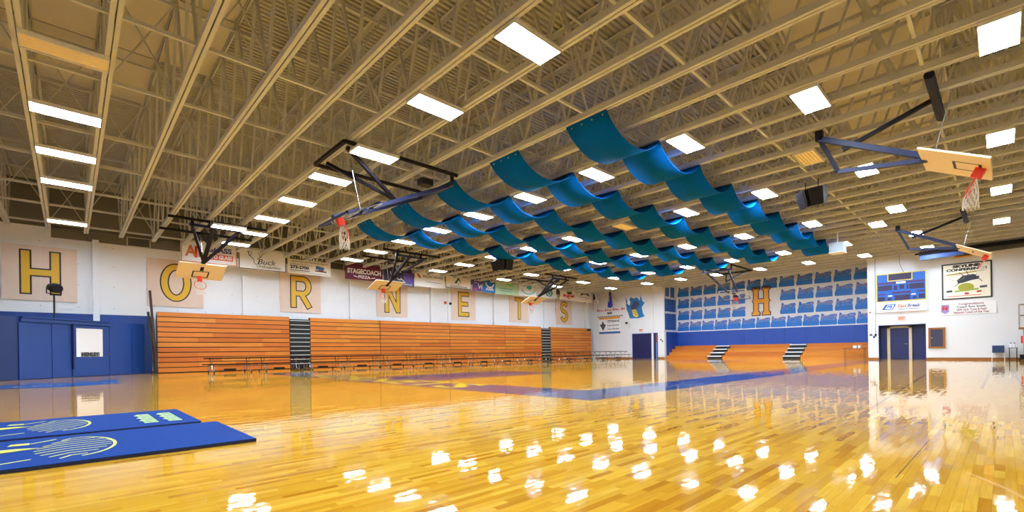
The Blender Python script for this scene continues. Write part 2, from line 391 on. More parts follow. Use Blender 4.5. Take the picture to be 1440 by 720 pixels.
# ------------------------------------------------------------------ roof: deck, joists, bridging
dk = MB(); x = -31.0; prof = []
while x < 8:
    prof += [(x, ZD + .06), (x + .06, ZD + .06), (x + .075, ZD), (x + .135, ZD)]; x += .15
n = len(prof); dk.add([(a, -8.3, z) for a, z in prof] + [(a, 43, z) for a, z in prof], [(i, i + 1, n + i + 1, n + i) for i in range(n - 1)])
ceiling = struct(dk.build('ceiling', M_deck))
for x0, x1, js in ((-28.0, -25.3, range(3, 24)), (-4.0, -1.1, range(9, 20)), (-18.9, -15.9, range(-5, 2)), (-15.85, -12.85, range(-5, 3)), (-12.8, -9.8, range(-5, 3)), (-9.75, -6.7, range(-5, 2))):
    for j in js:
        y = -.6 + 1.22 * j
        MB().box(x0, x1, y + .04, y + 1.18, ZD - .05, ZD - .02).build('ceiling_board', M_panel, ceiling)
XE0, XE1 = XL - .1, 7.0
PAN = 1.5
wlen = math.hypot(PAN / 2, ZD - .16 - (ZJ + .1))
wd = {}
for sgn in (1, -1):
    me = MB().beam((-sgn * PAN / 4, 0, -(ZD - ZJ - .26) / 2), (sgn * PAN / 4, 0, (ZD - ZJ - .26) / 2), .055, .055).build('web_member', M_steel)
    wd[sgn] = me.data; bpy.data.objects.remove(me)
cand = []
def chord(x0, x1, y, z, up):
    b = MB()
    for s in (-1, 1):
        ya_ = y + s * .012; yb_ = y + s * .082
        lo, hi = min(ya_, yb_), max(ya_, yb_)
        if up: b.box(x0, x1, lo, hi, z, z + .13)
        else: b.box(x0, x1, lo, hi, z + .09, z + .102); yy = y + s * .012; b.box(x0, x1, min(yy, yy + s * .01), max(yy, yy + s * .01), z, z + .09)
    return b
joists = []
for j in range(-6, 34):
    y = -.6 + 1.22 * j; x0, x1 = XE0, XE1
    if j >= 32: x0, x1 = AL + .1, AR - .1
    b = chord(x0 + (1.6 if j < 32 else 0), x1, y, ZJ, True); t = chord(x0, x1, y, ZD - .12, False)
    if j < 32: t.beam((x0 + 1.6, y, ZJ + .05), (x0 + .1, y, ZD - .15), .06, .06)
    jo = b.build('roof_joist', M_steel, ceiling); t.build('top_chord', M_steel, jo); joists.append(jo)
    xx = x0 + 1.8; sg = 1
    while xx + PAN / 2 < x1:
        c = (xx + PAN / 4, y, (ZD - .16 + ZJ + .1) / 2); cand.append((c, sg, jo, j)); xx += PAN / 2; sg = -sg
def slen(c, sg):
    a = proj((c[0] - sg * PAN / 4, c[1], ZJ + .1)); b = proj((c[0] + sg * PAN / 4, c[1], ZD - .15))
    if not a or not b: return 0
    ins = [0 <= q[0] <= 1440 and -20 <= q[1] <= 720 for q in (a, b)]
    return math.hypot(a[0] - b[0], a[1] - b[1]) if any(ins) else 0
cand.sort(key=lambda q: -slen(q[0], q[1]))
rest = {}
for i, (c, sg, jo, j) in enumerate(cand):
    if i < 300: inst('web_member', wd[sg], jo, c)
    else:
        hz = (ZD - ZJ - .26) / 2
        rest.setdefault(jo, MB()).beam((c[0] - sg * PAN / 4, c[1], c[2] - hz), (c[0] + sg * PAN / 4, c[1], c[2] + hz), .05, .05)
for jo, b in rest.items(): stuff(b.build('web_members', M_steel, jo))
xb = MB()
for i in range(12):
    x = 1.5 - 2.94 * i + (.35 if i % 2 else 0)
    MB().box(x - .03, x + .03, -7, 37.2, ZJ + .105, ZJ + .175).build('bridging_bar', M_steel, ceiling)
    MB().box(x - .03, x + .03, -7, 37.2, ZD - .26, ZD - .2).build('bridging_bar', M_steel, ceiling)
    for j in range(-5, 30):
        if (j + i) % 2: continue
        y = -.6 + 1.22 * j
        xb.beam((x + .1, y, ZJ + .1), (x + .1, y + 1.22, ZD - .2), .028, .028).beam((x + .14, y, ZD - .2), (x + .14, y + 1.22, ZJ + .1), .028, .028)
stuff(xb.build('cross_bridging', M_steel, ceiling))

# ------------------------------------------------------------------ lamps
def fixture(lit, label, group):
    t = thing('high_bay_light', label, 'light', (0, 0, 0), group)
    h = MB().box(-.27, .27, -.6, .6, -.03, 0)
    for s in (-1, 1):
        h.beam((s * .262, -.6, -.058), (s * .262, .6, -.058), .014, .06); h.beam((-.27, s * .594, -.05), (.27, s * .594, -.05), .014, .045)
    h.build('housing', M_housing, t)
    if lit: MB().box(-.25, .25, -.58, .58, -.07, -.04).build('lamp_panel', M_lamp, t)
    else:
        for i in range(6): MB().box(-.24 + i * .082, -.24 + i * .082 + .07, -.58, .58, -.06, -.04).build('reflector_trough', M_off, t)
    return t
P_on = fixture(True, 'lit white fluorescent high bay light fixed under the roof joists', 'lit ceiling lights'); used_on = False
P_off = fixture(False, 'unlit tan fluorescent high bay light fixed under the roof joists', 'unlit ceiling lights'); used_off = False
ZL = ZJ - .003
ORD = ['first', 'second', 'third', 'fourth', 'fifth', 'sixth', 'seventh', 'eighth', 'ninth', 'tenth', 'eleventh']
def put(lit, x, y, dz, label):
    global used_on, used_off
    if lit: o = P_on if not used_on else copy_tree(P_on); used_on = True
    else: o = P_off if not used_off else copy_tree(P_off); used_off = True
    o.location = (x, y, ZL - dz); o['label'] = label
    return o
rows_ = {k_: [] for k_ in range(7)}
for k_ in range(6):
    for i in range(10):
        if k_ == 0 and i in (4, 8) or k_ == 1 and i == 9 or k_ == 3 and i == 4: continue
        rows_[k_].append((-2.94 * i, .011 + 6.1 * k_, .16 if (k_, i) == (1, 4) else 0))  # partition row starts with unseen lamps, added for the light they give
rows_[1].append((-26.3, 6.11, 0))
rows_[6] = [(x, 35.39, 0) for x in (-2.9, -5.78, -8.76, -11.74, -14.8, -17.6, -20.57, -24.2)]
RN = ['the row over the blue partition', 'the second row from the blue partition', 'the third row from the blue partition', 'the fourth row from the blue partition', 'the third row from the plaques', 'the second row from the plaques', 'the row nearest the plaques']
low_lights = []
for k_, L_ in rows_.items():
    for n_, (x, y, dz) in enumerate(sorted(L_)):
        lo_ = put(True, x, y, dz, 'lit ceiling light, ' + ORD[n_] + ' from the letter wall in ' + RN[k_])
        if dz: low_lights.append(lo_)
lo_ = put(True, -22.2, 4.89, .24, 'lit ceiling light hung low by the hoop at letter O')
low_lights.append(lo_)
for lo_ in low_lights:
    p_ = lo_.location
    for sx in (-.2, .2):
        for sy in (-.6, .6): MB().tube((p_.x + sx, p_.y + sy, p_.z - .01), (p_.x + sx, p_.y + sy, ZJ + .01), .008, 5).build('hanger_rod', M_steel, lo_)
put(True, -3.9, 26.85, 0, 'lit ceiling light out of row between drapes and hoop before framed poster')
put(False, -11.76, .011, 0, 'unlit tan ceiling light in the row over the blue partition')
put(False, -3.9, 15.87, 0, 'unlit tan ceiling light beside the mast of the hoop near loudspeaker pair')
put(False, -11.76, 18.31, 0, 'unlit tan ceiling light between the teal drapes')

# ------------------------------------------------------------------ teal acoustic drapes
for si, (x0, x1) in enumerate(((-7.55, -6.33), (-10.5, -9.28), (-13.45, -12.23), (-16.4, -15.18), (-19.35, -18.13))):
    pts = []
    for wv_ in range(9):
        for q in range(12):
            t = q / 12; y = 9.16 + 2.44 * (wv_ + t); pts.append((y, ZJ - .02 - .52 * (4 * t * (1 - t)) ** .8))
    pts.append((9.16 + 2.44 * 9, ZJ - .02)); n = len(pts); b = MB()
    vs = [(x0, y, z) for y, z in pts] + [(x1, y, z) for y, z in pts] + [(x0, y, z + .012) for y, z in pts] + [(x1, y, z + .012) for y, z in pts]
    fs = []
    for i in range(n - 1):
        fs += [(i, n + i, n + i + 1, i + 1), (2 * n + i, 2 * n + i + 1, 3 * n + i + 1, 3 * n + i), (i, i + 1, 2 * n + i + 1, 2 * n + i), (n + i, 3 * n + i, 3 * n + i + 1, n + i + 1)]
    b.add(vs, fs)
    nm = ['first', 'second', 'third', 'fourth', 'fifth'][si]
    d = b.build('acoustic_drape', M_teal, None, ((x0 + x1) / 2, 20, ZJ - .5), True)
    tag(d, 'teal fabric drape hung in waves, ' + nm + ' strip counted from the scoreboard side', 'acoustic drape', 'wavy acoustic drapes')
    for q in range(4):
        MB().tube((x0 + .15 + q * .31, 9.2, ZJ - .06), (x0 + .15 + q * .31, 9.21, ZJ - .09), .022, 6).build('grommet', M_chrome, d)

# ------------------------------------------------------------------ bleachers along the left wall
BXF = -29.42
secs = [(3.25, 9.6, 'between blue entry partition and first dark aisle'), (10.84, 15.5, 'just past the first dark aisle under letter R'), (15.54, 21.36, 'under the letter N'), (21.4, 27.18, 'under the letter E'), (27.22, 31.76, 'under the letter T'), (33.1, 39.4, 'at the far corner under the letter S')]
for y0, y1, where in secs:
    t = thing('bleacher_section', 'closed orange wooden bleacher section ' + where, 'bleachers', (BXF, (y0 + y1) / 2, 0), 'closed bleachers along the letter wall')
    MB().box(XL + .26, BXF - .3, y0, y1, 0, 3.0).build('carcass', M_brown, t)
    far = y0 > 33
    for r in range(12):
        z = r * .26; e1 = y1 - (.75 if far and r == 11 else 0)
        cuts = [y0]
        while cuts[-1] < e1 - 3.2: cuts.append(cuts[-1] + random.uniform(1.6, 3.4))
        cuts.append(e1)
        for a, b_ in zip(cuts, cuts[1:]):
            MB().box(BXF - .3 - r * .006, BXF - r * .006, a, b_ - .003, z + .035, z + .255).build('seat_board', M_wood, t)
    MB().box(BXF - .32, BXF - .1, y0, y1, 0, 3.1).build('row_gap_shade', M_black, t)  # black sheet added as the shade in the gaps between rows
for y0, y1, where in ((9.62, 10.82, 'below the letter R'), (31.78, 33.08, 'between letters T and S')):
    t = thing('bleacher_aisle', 'black stepped aisle with white nosings in the closed bleachers ' + where, 'stairs', (BXF, (y0 + y1) / 2, 0), 'aisles of the closed bleachers')
    MB().box(XL + .26, BXF - .12, y0, y1, 0, 3.0).build('carcass', M_black, t)
    for r in range(11):
        z = .1 + r * .26
        tr = MB().box(BXF - .14, BXF - .02 - r * .006, y0 + .02, y1 - .02, z, z + .19).build('aisle_step', M_black, t)
        MB().box(BXF - .06, BXF - .008 - r * .006, y0 + .02, y1 - .02, z + .19, z + .22).build('white_nosing', M_housing, tr)
t = thing('guard_rail', 'dark brown folded guard rails leaning on the bleacher end beside partition', 'railing', (-29.3, 3.05, 0))
for i, (a, b_) in enumerate((((-29.35, 2.96, 4.15), (-29.3, 3.2, .05)), ((-29.55, 2.9, 3.1), (-29.4, 3.12, .05)))):
    MB().beam(a, b_, .1, .12).build('rail_plank', M_brown, t)
MB().box(-29.6, -29.2, 2.98, 3.2, 0, .12).build('rail_foot', M_black, t)

# ------------------------------------------------------------------ bleachers in the rear alcove
rows4 = [(40.05 + .58 * r, .29 * (r + 1)) for r in range(4)]
xs = [(AL + .12, -17.62, 'left of the first stair, by the blue corner pads'), (-16.38, -11.76, 'between its two black stairs'), (-10.56, AR - .1, 'behind the small table')]
for x0, x1, where in xs:
    t = thing('bleacher_section', 'low orange alcove bleacher ' + where, 'bleachers', ((x0 + x1) / 2, 41, 0), 'low bleachers in the alcove')
    for r, (y, z) in enumerate(rows4):
        MB().box(x0, x1, y, y + .62, z - .29, z - .05).build('riser_board', M_wood, t)
        MB().box(x0, x1, y - .03, y + .6, z - .05, z).build('seat_board', M_wood, t)
for x0, x1, where in ((-17.6, -16.4, 'beside the blue corner pads'), (-11.74, -10.58, 'under the gold letter')):
    t = thing('bleacher_stair', 'black carpeted stair with pale nosings in the low alcove bleachers ' + where, 'stairs', ((x0 + x1) / 2, 40.6, 0), 'alcove bleacher stairs')
    for r, (y, z) in enumerate(rows4):
        s_ = MB().box(x0, x1, y - .06, y + .56, max(0, z - .29), z - .06).build('stair_tread', M_black, t)
        MB().box(x0, x1, y - .09, y - .02, z - .12, z - .04).build('pale_nosing', M_white, s_)

# ------------------------------------------------------------------ letter panels
def arc(cx, cy, rx, ry, a0, a1, n=14):
    return [(cx + rx * math.cos(math.radians(a0 + (a1 - a0) * i / n)), cy + ry * math.sin(math.radians(a0 + (a1 - a0) * i / n))) for i in range(n + 1)]
LW = .27
strokes = {
 'H': ([[(-.48, -.95), (-.48, .95)], [(.48, -.95), (.48, .95)], [(-.48, 0), (.48, 0)]], False),
 'O': ([arc(0, 0, .5, .82, 0, 352, 30)], True),
 'R': ([[(-.45, -.95), (-.45, .95)], [(-.45, .815), (.1, .815)] + arc(.1, .36, .36, .455, 80, -80, 10) + [(.1, -.09), (-.45, -.09)], [(.0, -.09), (.5, -.95)]], False),
 'N': ([[(-.45, -.95), (-.45, .95)], [(.45, -.95), (.45, .95)], [(-.42, .86), (.42, -.86)]], False),
 'E': ([[(-.4, -.95), (-.4, .95)], [(-.4, .815), (.48, .815)], [(-.4, .02), (.4, .02)], [(-.4, -.815), (.48, -.815)]], False),
 'T': ([[(0, -.95), (0, .9)], [(-.5, .815), (.5, .815)]], False),
 'S': ([arc(0, .44, .4, .42, 20, 270, 16) + arc(0, -.41, .42, .43, 90, -160, 16)[1:]], False)}
for ch, yc in zip('HORNETS', (-.9, 4.15, 10.54, 16.87, 23.3, 29.6, 35.87)):
    t = thing('letter_panel', 'tan wall panel with black edged gold letter ' + ch, 'sign', (XL + .022, yc, 3.46), 'letter panels on the wall')
    for a in (-1.22, .004): MB().box(XL + .022, XL + .05, yc + a, yc + a + 1.216, 3.46, 5.95).build('panel_sheet', M_ply, t)
    fr = frame((XL + .05, yc, 4.74), YW, ZW); sg, cl = strokes[ch]
    o = MB(); g = MB()
    ext = .06
    for s_ in sg:
        if not cl:
            p0, p1 = V(s_[0]), V(s_[1]); q0, q1 = V(s_[-1]), V(s_[-2])
            e = [tuple(p0 + (p0 - p1).normalized() * ext)] + s_[1:-1] + [tuple(q0 + (q0 - q1).normalized() * ext)]
        else: e = s_
        o.ribbon(e, LW + .12, fr, .004 + .0015 * sg.index(s_), cl); g.ribbon(s_, LW, fr, .012 + .002 * sg.index(s_), cl)
    o.build('letter_outline', M_black, t); g.build('letter_face', M_gold, t)

# ------------------------------------------------------------------ blue entry partition
P0, P1 = V((-26.57, -1.45, 0)), V((-30.1, 2.75, 0)); pd = (P1 - P0).normalized(); plen = (P1 - P0).length
fp = frame(P0, pd, ZW)          # x along, y up, z towards the room
part = struct(MB().quadbox(fp, 0, plen, 0, 2.5, -.12, 0).build('wall_entry', M_navy))
def along(u): # plan distance on the partition of image column u
    d = ray(u, 500); n = V((pd.y, -pd.x, 0)); q = CAM + d * ((P0 - CAM).dot(n) / d.dot(n)); return (q - P0).dot(pd)
edges = [0, along(72), along(100), along(153), along(185), plen]
for i, (a, b_) in enumerate(zip(edges, edges[1:])):
    if i == 2: continue
    MB().quadbox(fp, a + .012, b_ - .012, .02, 2.28, 0, .04).build('partition_panel', M_navy, part)
MB().quadbox(fp, .05, along(156), 2.3, 2.5, 0, .1).build('track_rail', M_navy, part)
MB().quadbox(fp, .05, along(156), 2.46, 2.5, .1, .18).build('track_lip', M_navy, part)
a, b_ = edges[2], edges[3]
dr = MB().quadbox(fp, a + .02, b_ - .02, .02, 2.26, 0, .05).build('door_1', M_navy); struct(dr)
MB().quadbox(fp, a - .02, a + .03, .35, 2.3, .05, .14).build('door_edge', M_navy_d, dr)
MB().tube(fp(b_ - .1, 1.0, .05), fp(b_ - .1, 1.0, .12), .03).tube(fp(b_ - .1, 1.0, .11), fp(b_ - .02, 1.0, .11), .014).build('door_handle', M_chrome, dr)
po = thing('poster', 'white square door poster reading HENLEY on the blue partition', 'poster', fp(a + .6, .88, .05))
pa, pb = along(106), along(143)
MB().quadbox(fp, pa, pb, .88, 2.14, .05, .062).build('poster_sheet', M_white, po)
text('HENLEY', .24, frame(fp((pa + pb) / 2 + .02, .98, .064), pd, ZW), 0.003, M_black, po, width=.78, bold=.012)
MB().quadbox(fp, (pa + pb) / 2 - .4, (pa + pb) / 2 + .44, .885, 1.075, .062, .064).build('letter_patch', mat('grey_patch', (130, 132, 140), .5), po)
# side door of the partition, turned away
P2 = V((-25.0, -3.4, 0)); d2 = (P0 - P2).normalized(); f2 = frame(P2, d2, ZW); l2 = (P0 - P2).length
M_side = mat('side_navy_shaded', (22, 48, 104), .5)  # same navy made darker: shade of the turned face is in the colour
p2 = struct(MB().quadbox(f2, 0, l2, 0, 2.5, -.1, 0).build('wall_entry_side', M_side))
MB().quadbox(f2, .3, l2 - .25, .02, 2.1, 0, .04).build('door_panel', M_side, p2)
# loudspeaker on a pole behind the partition
q = fp(along(79), 2.5, -.06)
t = thing('speaker_pole', 'black round loudspeaker on a pole above the blue partition', 'speaker', q)
MB().tube(q, q + V((0, 0, 1.05)), .03).build('pole', M_black, t)
c = q + V((0, 0, 1.3)); dd = (V((-12, 8, .3)) - c).normalized()
hd = MB().tube(c - dd * .22, c + dd * .05, .15, 14, .21).tube(c + dd * .05, c + dd * .25, .21, 14, .19).build('horn_body', M_speaker, t)
MB().tube(c + dd * .25, c + dd * .26, .17, 14).build('grille', M_dark, t)
sd = dd.cross(UP).normalized(); MB().path([c + sd * .25, c + sd * .25 - V((0, 0, .25)), c - sd * .25 - V((0, 0, .25)), c - sd * .25], .02).build('yoke', M_black, t)

# ------------------------------------------------------------------ floor mats
def feather(cx, cy, fr, b):
    for i in range(9):
        a = i / 8; yy = cy - .55 + 1.1 * a; w0 = .08 + .17 * math.sin(a * PI)
        b.ribbon([(cx - w0, yy - .08), (cx - w0 * .2, yy + .03), (cx + w0 * 1.1, yy + .05)], .022, fr, 0)
    b.ribbon(arc(cx, cy, .29, .62, -80, 80, 14), .025, fr, 0)
    b.ribbon([(cx - .25, cy - .5), (cx - .5, cy - .62)], .03, fr, 0); b.ribbon([(cx - .3, cy + .45), (cx - .12, cy + .62)], .03, fr, 0)
for i, (x0, x1, y1, lab) in enumerate(((-6.70, -5.0, 1.31, 'plain ended blue floor mat with lime emblem lying nearer the open floor'), (-8.75, -6.86, 1.18, 'blue floor mat with lime emblem and small pale lettering near its end'))):
    t = thing('floor_mat', lab, 'mat', ((x0 + x1) / 2, y1 - 2, 0), 'blue mats on the floor')
    MB().box(x0, x1, y1 - 4.2, y1, .002, .028).build('mat_body', M_matedge, t)
    MB().box(x0, x1, y1 - 4.2, y1, .028, .032).build('mat_top', M_mat, t)
    fr = frame(((x0 + x1) / 2, y1 - 1.95, .033), (0, 1, 0), (-1, 0, 0)); b = MB()
    feather(.66, .0, fr, b); b.build('emblem_lines', M_lime, t)
    MB().prism([(-1.3, .02), (-.6, -.08), (.0, -.04), (.44, .12), (.3, .2), (-.2, .26), (-1.3, .3)], fr, 0, .001).build('emblem_patch', M_lime, t)
    MB().prism([(.22, .42), (.36, .4), (.36, .52), (.24, .54)], fr, 0, .001).build('emblem_patch', M_lime, t)
    b = MB(); b.ribbon([(-1.3, -.02), (-.6, -.12), (.0, -.08), (.46, .1), (.5, .16)], .04, fr, .002)
    for q in range(4): b.ribbon([(-.9 + q * .3, -.06), (-.8 + q * .3, .1), (-.9 + q * .3, .24)], .035, fr, .002)
    b.build('emblem_black_lines', M_black, t)  # black printed outline and stripes of the emblem
    if i:
        m_ = mat('pale_print', (190, 222, 130), .5)
        b = MB()
        for rr in (1.5, 1.74):
            for s_ in range(7):
                yy = -.55 + s_ * .165
                b.ribbon([(rr - .07, yy), (rr + .07, yy)], .1, fr, 0)
                if s_ % 2: b.ribbon([(rr - .07, yy + .04), (rr - .07, yy + .12)], .05, fr, 0)
        b.build('small_print', m_, t)

# ------------------------------------------------------------------ folding bench tables
def make_table():
    t = thing('bench_table', '', 'table', (0, 0, 0), 'bench tables along the bleachers'); L = 2.1
    MB().box(-.36, .36, -L / 2, L / 2, .69, .745).build('table_top', M_table, t)
    for s in (-1, 1):
        MB().box(s * .62 - .13, s * .62 + .13, -L / 2, L / 2, .39, .435).build('bench', M_table, t)
        for y in (-.8, .8):
            MB().path([(s * .3, y, .715), (s * .12, y, .4), (s * .3, y, .06)], .018).build('leg', M_chrome, t)
            lg = MB().path([(s * .62, y, .41), (s * .62, y, .03)], .017).build('bench_leg', M_chrome, t)
            MB().tube((s * .62 - .02, y, .04), (s * .62 + .02, y, .04), .04, 8).build('caster', M_black, lg)
    for y in (-.8, .8): MB().path([(-.62, y, .1), (.62, y, .1)], .018).build('cross_bar', M_chrome, t)
    MB().path([(0, -.8, .1), (0, .8, .1)], .018).build('stretcher', M_dark, t)
    MB().box(-.1, .1, -.25, .25, .12, .2).build('fold_box', M_black, t)
    return t
T0 = make_table()
names = ['first', 'second', 'third', 'fourth', 'fifth', 'sixth', 'seventh', 'eighth', 'ninth', 'tenth', 'eleventh', 'twelfth', 'thirteenth', 'fourteenth', 'fifteenth']
for i in range(15):
    o = T0 if i == 0 else copy_tree(T0)
    o.location = (-26.5 + i * .11, 5.8 + i * 2.26, 0)
    o['label'] = 'brown bench table on wheels, ' + names[i] + ' in the row counted from the blue partition'

# ------------------------------------------------------------------ basketball units
def hoop(name, label, fr, zt, zb, D, board='ply', pipes='x', piv=2.0, group=None, width=1.83):
    """fr maps local x (along the board), y (back, away from court) to plan; zt, zb: height of top and bottom edge"""
    def P(x, y, z): q = fr(x, y); return V((q.x, q.y, z))
    t = thing('basketball_hoop', label, 'basketball hoop', P(0, 0, zt - .3), group)
    T = P(0, 0, zt); B = P(0, D, zb); bu = (T - B).normalized(); ax = (P(1, 0, 0) - P(0, 0, 0)).normalized(); H = (T - B).length
    nn = ax.cross(bu)
    if nn.z > 0: nn = -nn; flip = True
    else: flip = False
    cc = (T + B) / 2
    r_ = ax if ax.cross(bu).dot(nn) > 0 else -ax
    bf = frame(cc, r_, bu); hw, hh = width / 2, H / 2
    if board == 'ply':
        MB().quadbox(bf, -hw, hw, -hh, hh, -.04, 0).build('backboard', M_board, t); mk = M_black
    else:
        MB().quadbox(bf, -hw, hw, -hh, hh, -.02, -.008).build('backboard', M_glass, t); mk = M_white
        b = MB(); b.ribbon([(-hw, -hh), (hw, -hh), (hw, hh), (-hw, hh)], .05, bf, -.004, True); b.ribbon([(-hw, -hh), (hw, -hh), (hw, hh), (-hw, hh)], .05, bf, -.024, True); b.build('board_border', M_white, t)
        MB().quadbox(bf, -hw - .03, hw + .03, -hh - .05, -hh, -.04, .02).quadbox(bf, -hw - .03, -hw, -hh - .05, -hh + .35, -.04, .02).quadbox(bf, hw, hw + .03, -hh - .05, -hh + .35, -.04, .02).build('edge_padding', M_navy_d, t)
        MB().quadbox(bf, -.1, .1, -hh, hh * .3, -.12, -.03).quadbox(bf, -hw, hw, hh - .06, hh, -.1, -.03).build('board_frame', M_bsteel, t)
    b = MB(); b.ribbon([(-.3, -hh + .18), (.3, -hh + .18), (.3, -hh + .63), (-.3, -hh + .63)], .055, bf, .003, True); b.build('target_square', mk, t)
    rc = bf(0, -hh + .15, .42)
    MB().quadbox(bf, -.08, .08, -hh + .08, -hh + .26, 0, .2).build('rim_bracket', M_red, t)
    MB().torus(rc, bu, .23, .014, 24, 6).build('rim', M_red, t, smooth=True)
    nb_ = MB(); N = 12
    ring = []
    for lv, (rr, dn) in enumerate(((.23, 0), (.19, .13), (.155, .26), (.13, .36), (.14, .45))):
        a2 = V((0, 0, 1)) if lv else bu
        pts = []
        mixn = (bu * (1 - lv / 4) + V((0, 0, 1)) * (lv / 4)).normalized(); e1 = r_; e2 = mixn.cross(e1).normalized()
        for q in range(N):
            th = 2 * PI * (q + (.5 if lv % 2 else 0)) / N
            pts.append(rc - V((0, 0, dn)) + (e1 * math.cos(th) + e2 * math.sin(th)) * rr)
        ring.append(pts)
    for lv in range(4):
        for q in range(N):
            a_ = ring[lv][q]; o1 = q if lv % 2 == 0 else (q + 1) % N
            nb_.tube(a_, ring[lv + 1][o1], .007, 3, cap=False); nb_.tube(a_, ring[lv + 1][(o1 - 1) % N], .007, 3, cap=False)
    nb_.build('net', M_net, t)
    ZP = ZJ - .06
    if pipes == 'x':
        for y in (-piv - .1, .3): MB().tube(P(-1.55, y, ZP), P(2.05, y, ZP), .055, 10).build('roof_pipe', M_dark, t)
        for s in (-.75, .75): MB().beam(P(s, -piv - .1, ZP), P(s, -piv - .1, ZP - .25), .1, .1).build('hanger', M_dark, t)
        MB().beam(P(-.85, -piv - .1, ZP - .22), P(1.1, -piv - .1, ZP - .22), .1, .1).build('pivot_tube', M_bsteel, t)
        for s in (-.75, .95): MB().beam(P(s, -piv - .1, ZP - .25), P(0, -.05, zt + .06), .1, .1).build('mast_brace', M_dark, t)
        MB().beam(P(0, -piv - .1, ZP - .22), P(0, .5, zt - .18), .14, .14).build('mast', M_dark, t)
        MB().beam(P(0, .3, ZP), P(0, -piv * .55, ZP - .75), .07, .07).build('back_brace', M_dark, t)
    elif pipes == 'single':
        MB().tube(P(-1.35, .25, ZP), P(1.3, .25, ZP), .09, 12).build('roof_pipe', M_dark, t)
        MB().beam(P(0, -piv, ZP + .05), P(0, -piv, ZP - .2), .16, .16).build('hanger', M_dark, t)
        MB().beam(P(0, -piv, ZP - .16), P(0, .15, zt + .02), .16, .12).build('mast', M_bsteel, t)
        MB().beam(P(.0, -piv, ZP - .16), P(0, -piv + .4, zt + .2), .12, .1).build('mast_plate', M_dark, t)
        MB().beam(P(0, -piv + .4, zt + .2), P(0, .1, zt - .02), .1, .1).build('lower_strut', M_bsteel, t)
        MB().beam(P(0, .25, ZP), P(0, -piv + .5, ZP - .6), .09, .09).build('back_brace', M_dark, t)
    else:
        for s in (-1, 1):
            MB().tube(P(s * 1.02, -piv - .15, ZP), P(s * 1.02, -piv + 3.5, ZP), .055, 10).build('roof_pipe', M_dark, t)
            MB().beam(P(s * .75, -piv, ZP - .28), P(s * .3, .3, zt - .1), .1, .1).build('mast', M_bsteel, t)
            MB().beam(P(s * .95, -piv, ZP), P(s * .95, -piv, ZP - .3), .08, .08).build('hanger', M_dark, t)
            MB().beam(P(s * .7, .9, ZP), P(0, -.9, zt + .55), .09, .09).build('back_brace', M_dark, t)
        MB().beam(P(-1.0, -piv, ZP - .28), P(1.0, -piv, ZP - .28), .11, .11).build('pivot_tube', M_bsteel, t)
        MB().beam(P(-1.02, 1.1, ZP), P(1.02, 1.1, ZP), .09, .09).build('cross_tube', M_dark, t)
        MB().box(*[v for c3 in [P(.2, -piv + .5, 0)] for v in (c3.x - .15, c3.x + .15, c3.y - .2, c3.y + .2)], ZP - .25, ZP - .05).build('winch', M_speaker, t)
    MB().tube(P(0, .2, zt), P(0, .5, ZP), .012, 5).build('hoist_cable', M_chrome, t)
    return t
hoop('h', 'raised tan backboard hoop hung in front of letter O panel', frame((-24.8, 4.44, 0), (0, 1, 0), (-1, 0, 0)), 4.98, 4.44, 1.1, piv=2.0, group='raised side court hoops')
hoop('h', 'raised tan backboard hoop hung in front of letter N panel', frame((-24.8, 13.77, 0), (0, 1, 0), (-1, 0, 0)), 5.07, 4.66, 1.1, piv=2.0, group='raised side court hoops')
hoop('h', 'raised tan backboard hoop hung in front of letter T panel', frame((-24.8, 26.5, 0), (0, 1, 0), (-1, 0, 0)), 5.05, 4.6, 1.1, piv=2.0, group='raised side court hoops')
hoop('h', 'raised tan backboard hoop with long blue mast beside black roof loudspeaker', frame((-1.25, 14.25, 0), (0, 1, 0), (1, 0, 0)), 5.1, 4.55, 1.11, pipes='single', piv=2.0, group='raised side court hoops')
hoop('h', 'raised tan backboard hoop hung in front of the framed conference poster', frame((-1.35, 28.2, 0), (0, 1, 0), (1, 0, 0)), 5.1, 4.55, 1.05, pipes='single', piv=2.0, group='raised side court hoops')
hoop('h', 'raised glass backboard hoop swung up beside the start of the teal drapes', frame((-12.85, 6.4, 0), (1, 0, 0), (0, -1, 0)), 5.02, 4.6, 1.0, board='glass', pipes='y', piv=2.4, group='raised main court hoops')
hoop('h', 'raised glass backboard hoop hung in front of the state shaped plaques', frame((-13.4, 34.5, 0), (1, 0, 0), (0, 1, 0)), 5.0, 4.43, 1.0, board='glass', pipes='y', piv=2.4, group='raised main court hoops')

# ------------------------------------------------------------------ sponsor banners on the left wall
BX = -29.0
def banner(y0, y1, base, lab, z0=5.7, z1=6.84):
    t = thing('wall_banner', lab, 'banner', (BX, (y0 + y1) / 2, z0), 'sponsor banners along the letter wall')
    b = MB(); nx = 8; ny = 4; vs = []; ph = random.random() * 6
    for j in range(ny + 1):
        for i in range(nx + 1):
            y = y0 + (y1 - y0) * i / nx; z = z0 + (z1 - z0) * j / ny
            vs.append((BX + .012 * math.sin(i * 1.3 + ph) + .008 * math.sin(j * 2 + ph), y, z - .02 * math.sin(i / nx * PI) * (j / ny)))
    m_ = len(vs); vs += [(x - .006, y, z) for x, y, z in vs]; fs = []
    W_ = nx + 1
    for j in range(ny):
        for i in range(nx):
            a = j * W_ + i; fs += [(a, a + 1, a + W_ + 1, a + W_), (m_ + a, m_ + a + W_, m_ + a + W_ + 1, m_ + a + 1)]
    b.add(vs, fs); b.build('banner_sheet', base, t, smooth=True)
    for y in (y0 + .08, y1 - .08): MB().tube((BX, y, z1 - .04), (BX - .3, y, ZJ + .6), .008, 4).build('hanging_cord', M_black, t)
    return t, frame((BX + .026, (y0 + y1) / 2, (z0 + z1) / 2), YW, ZW)
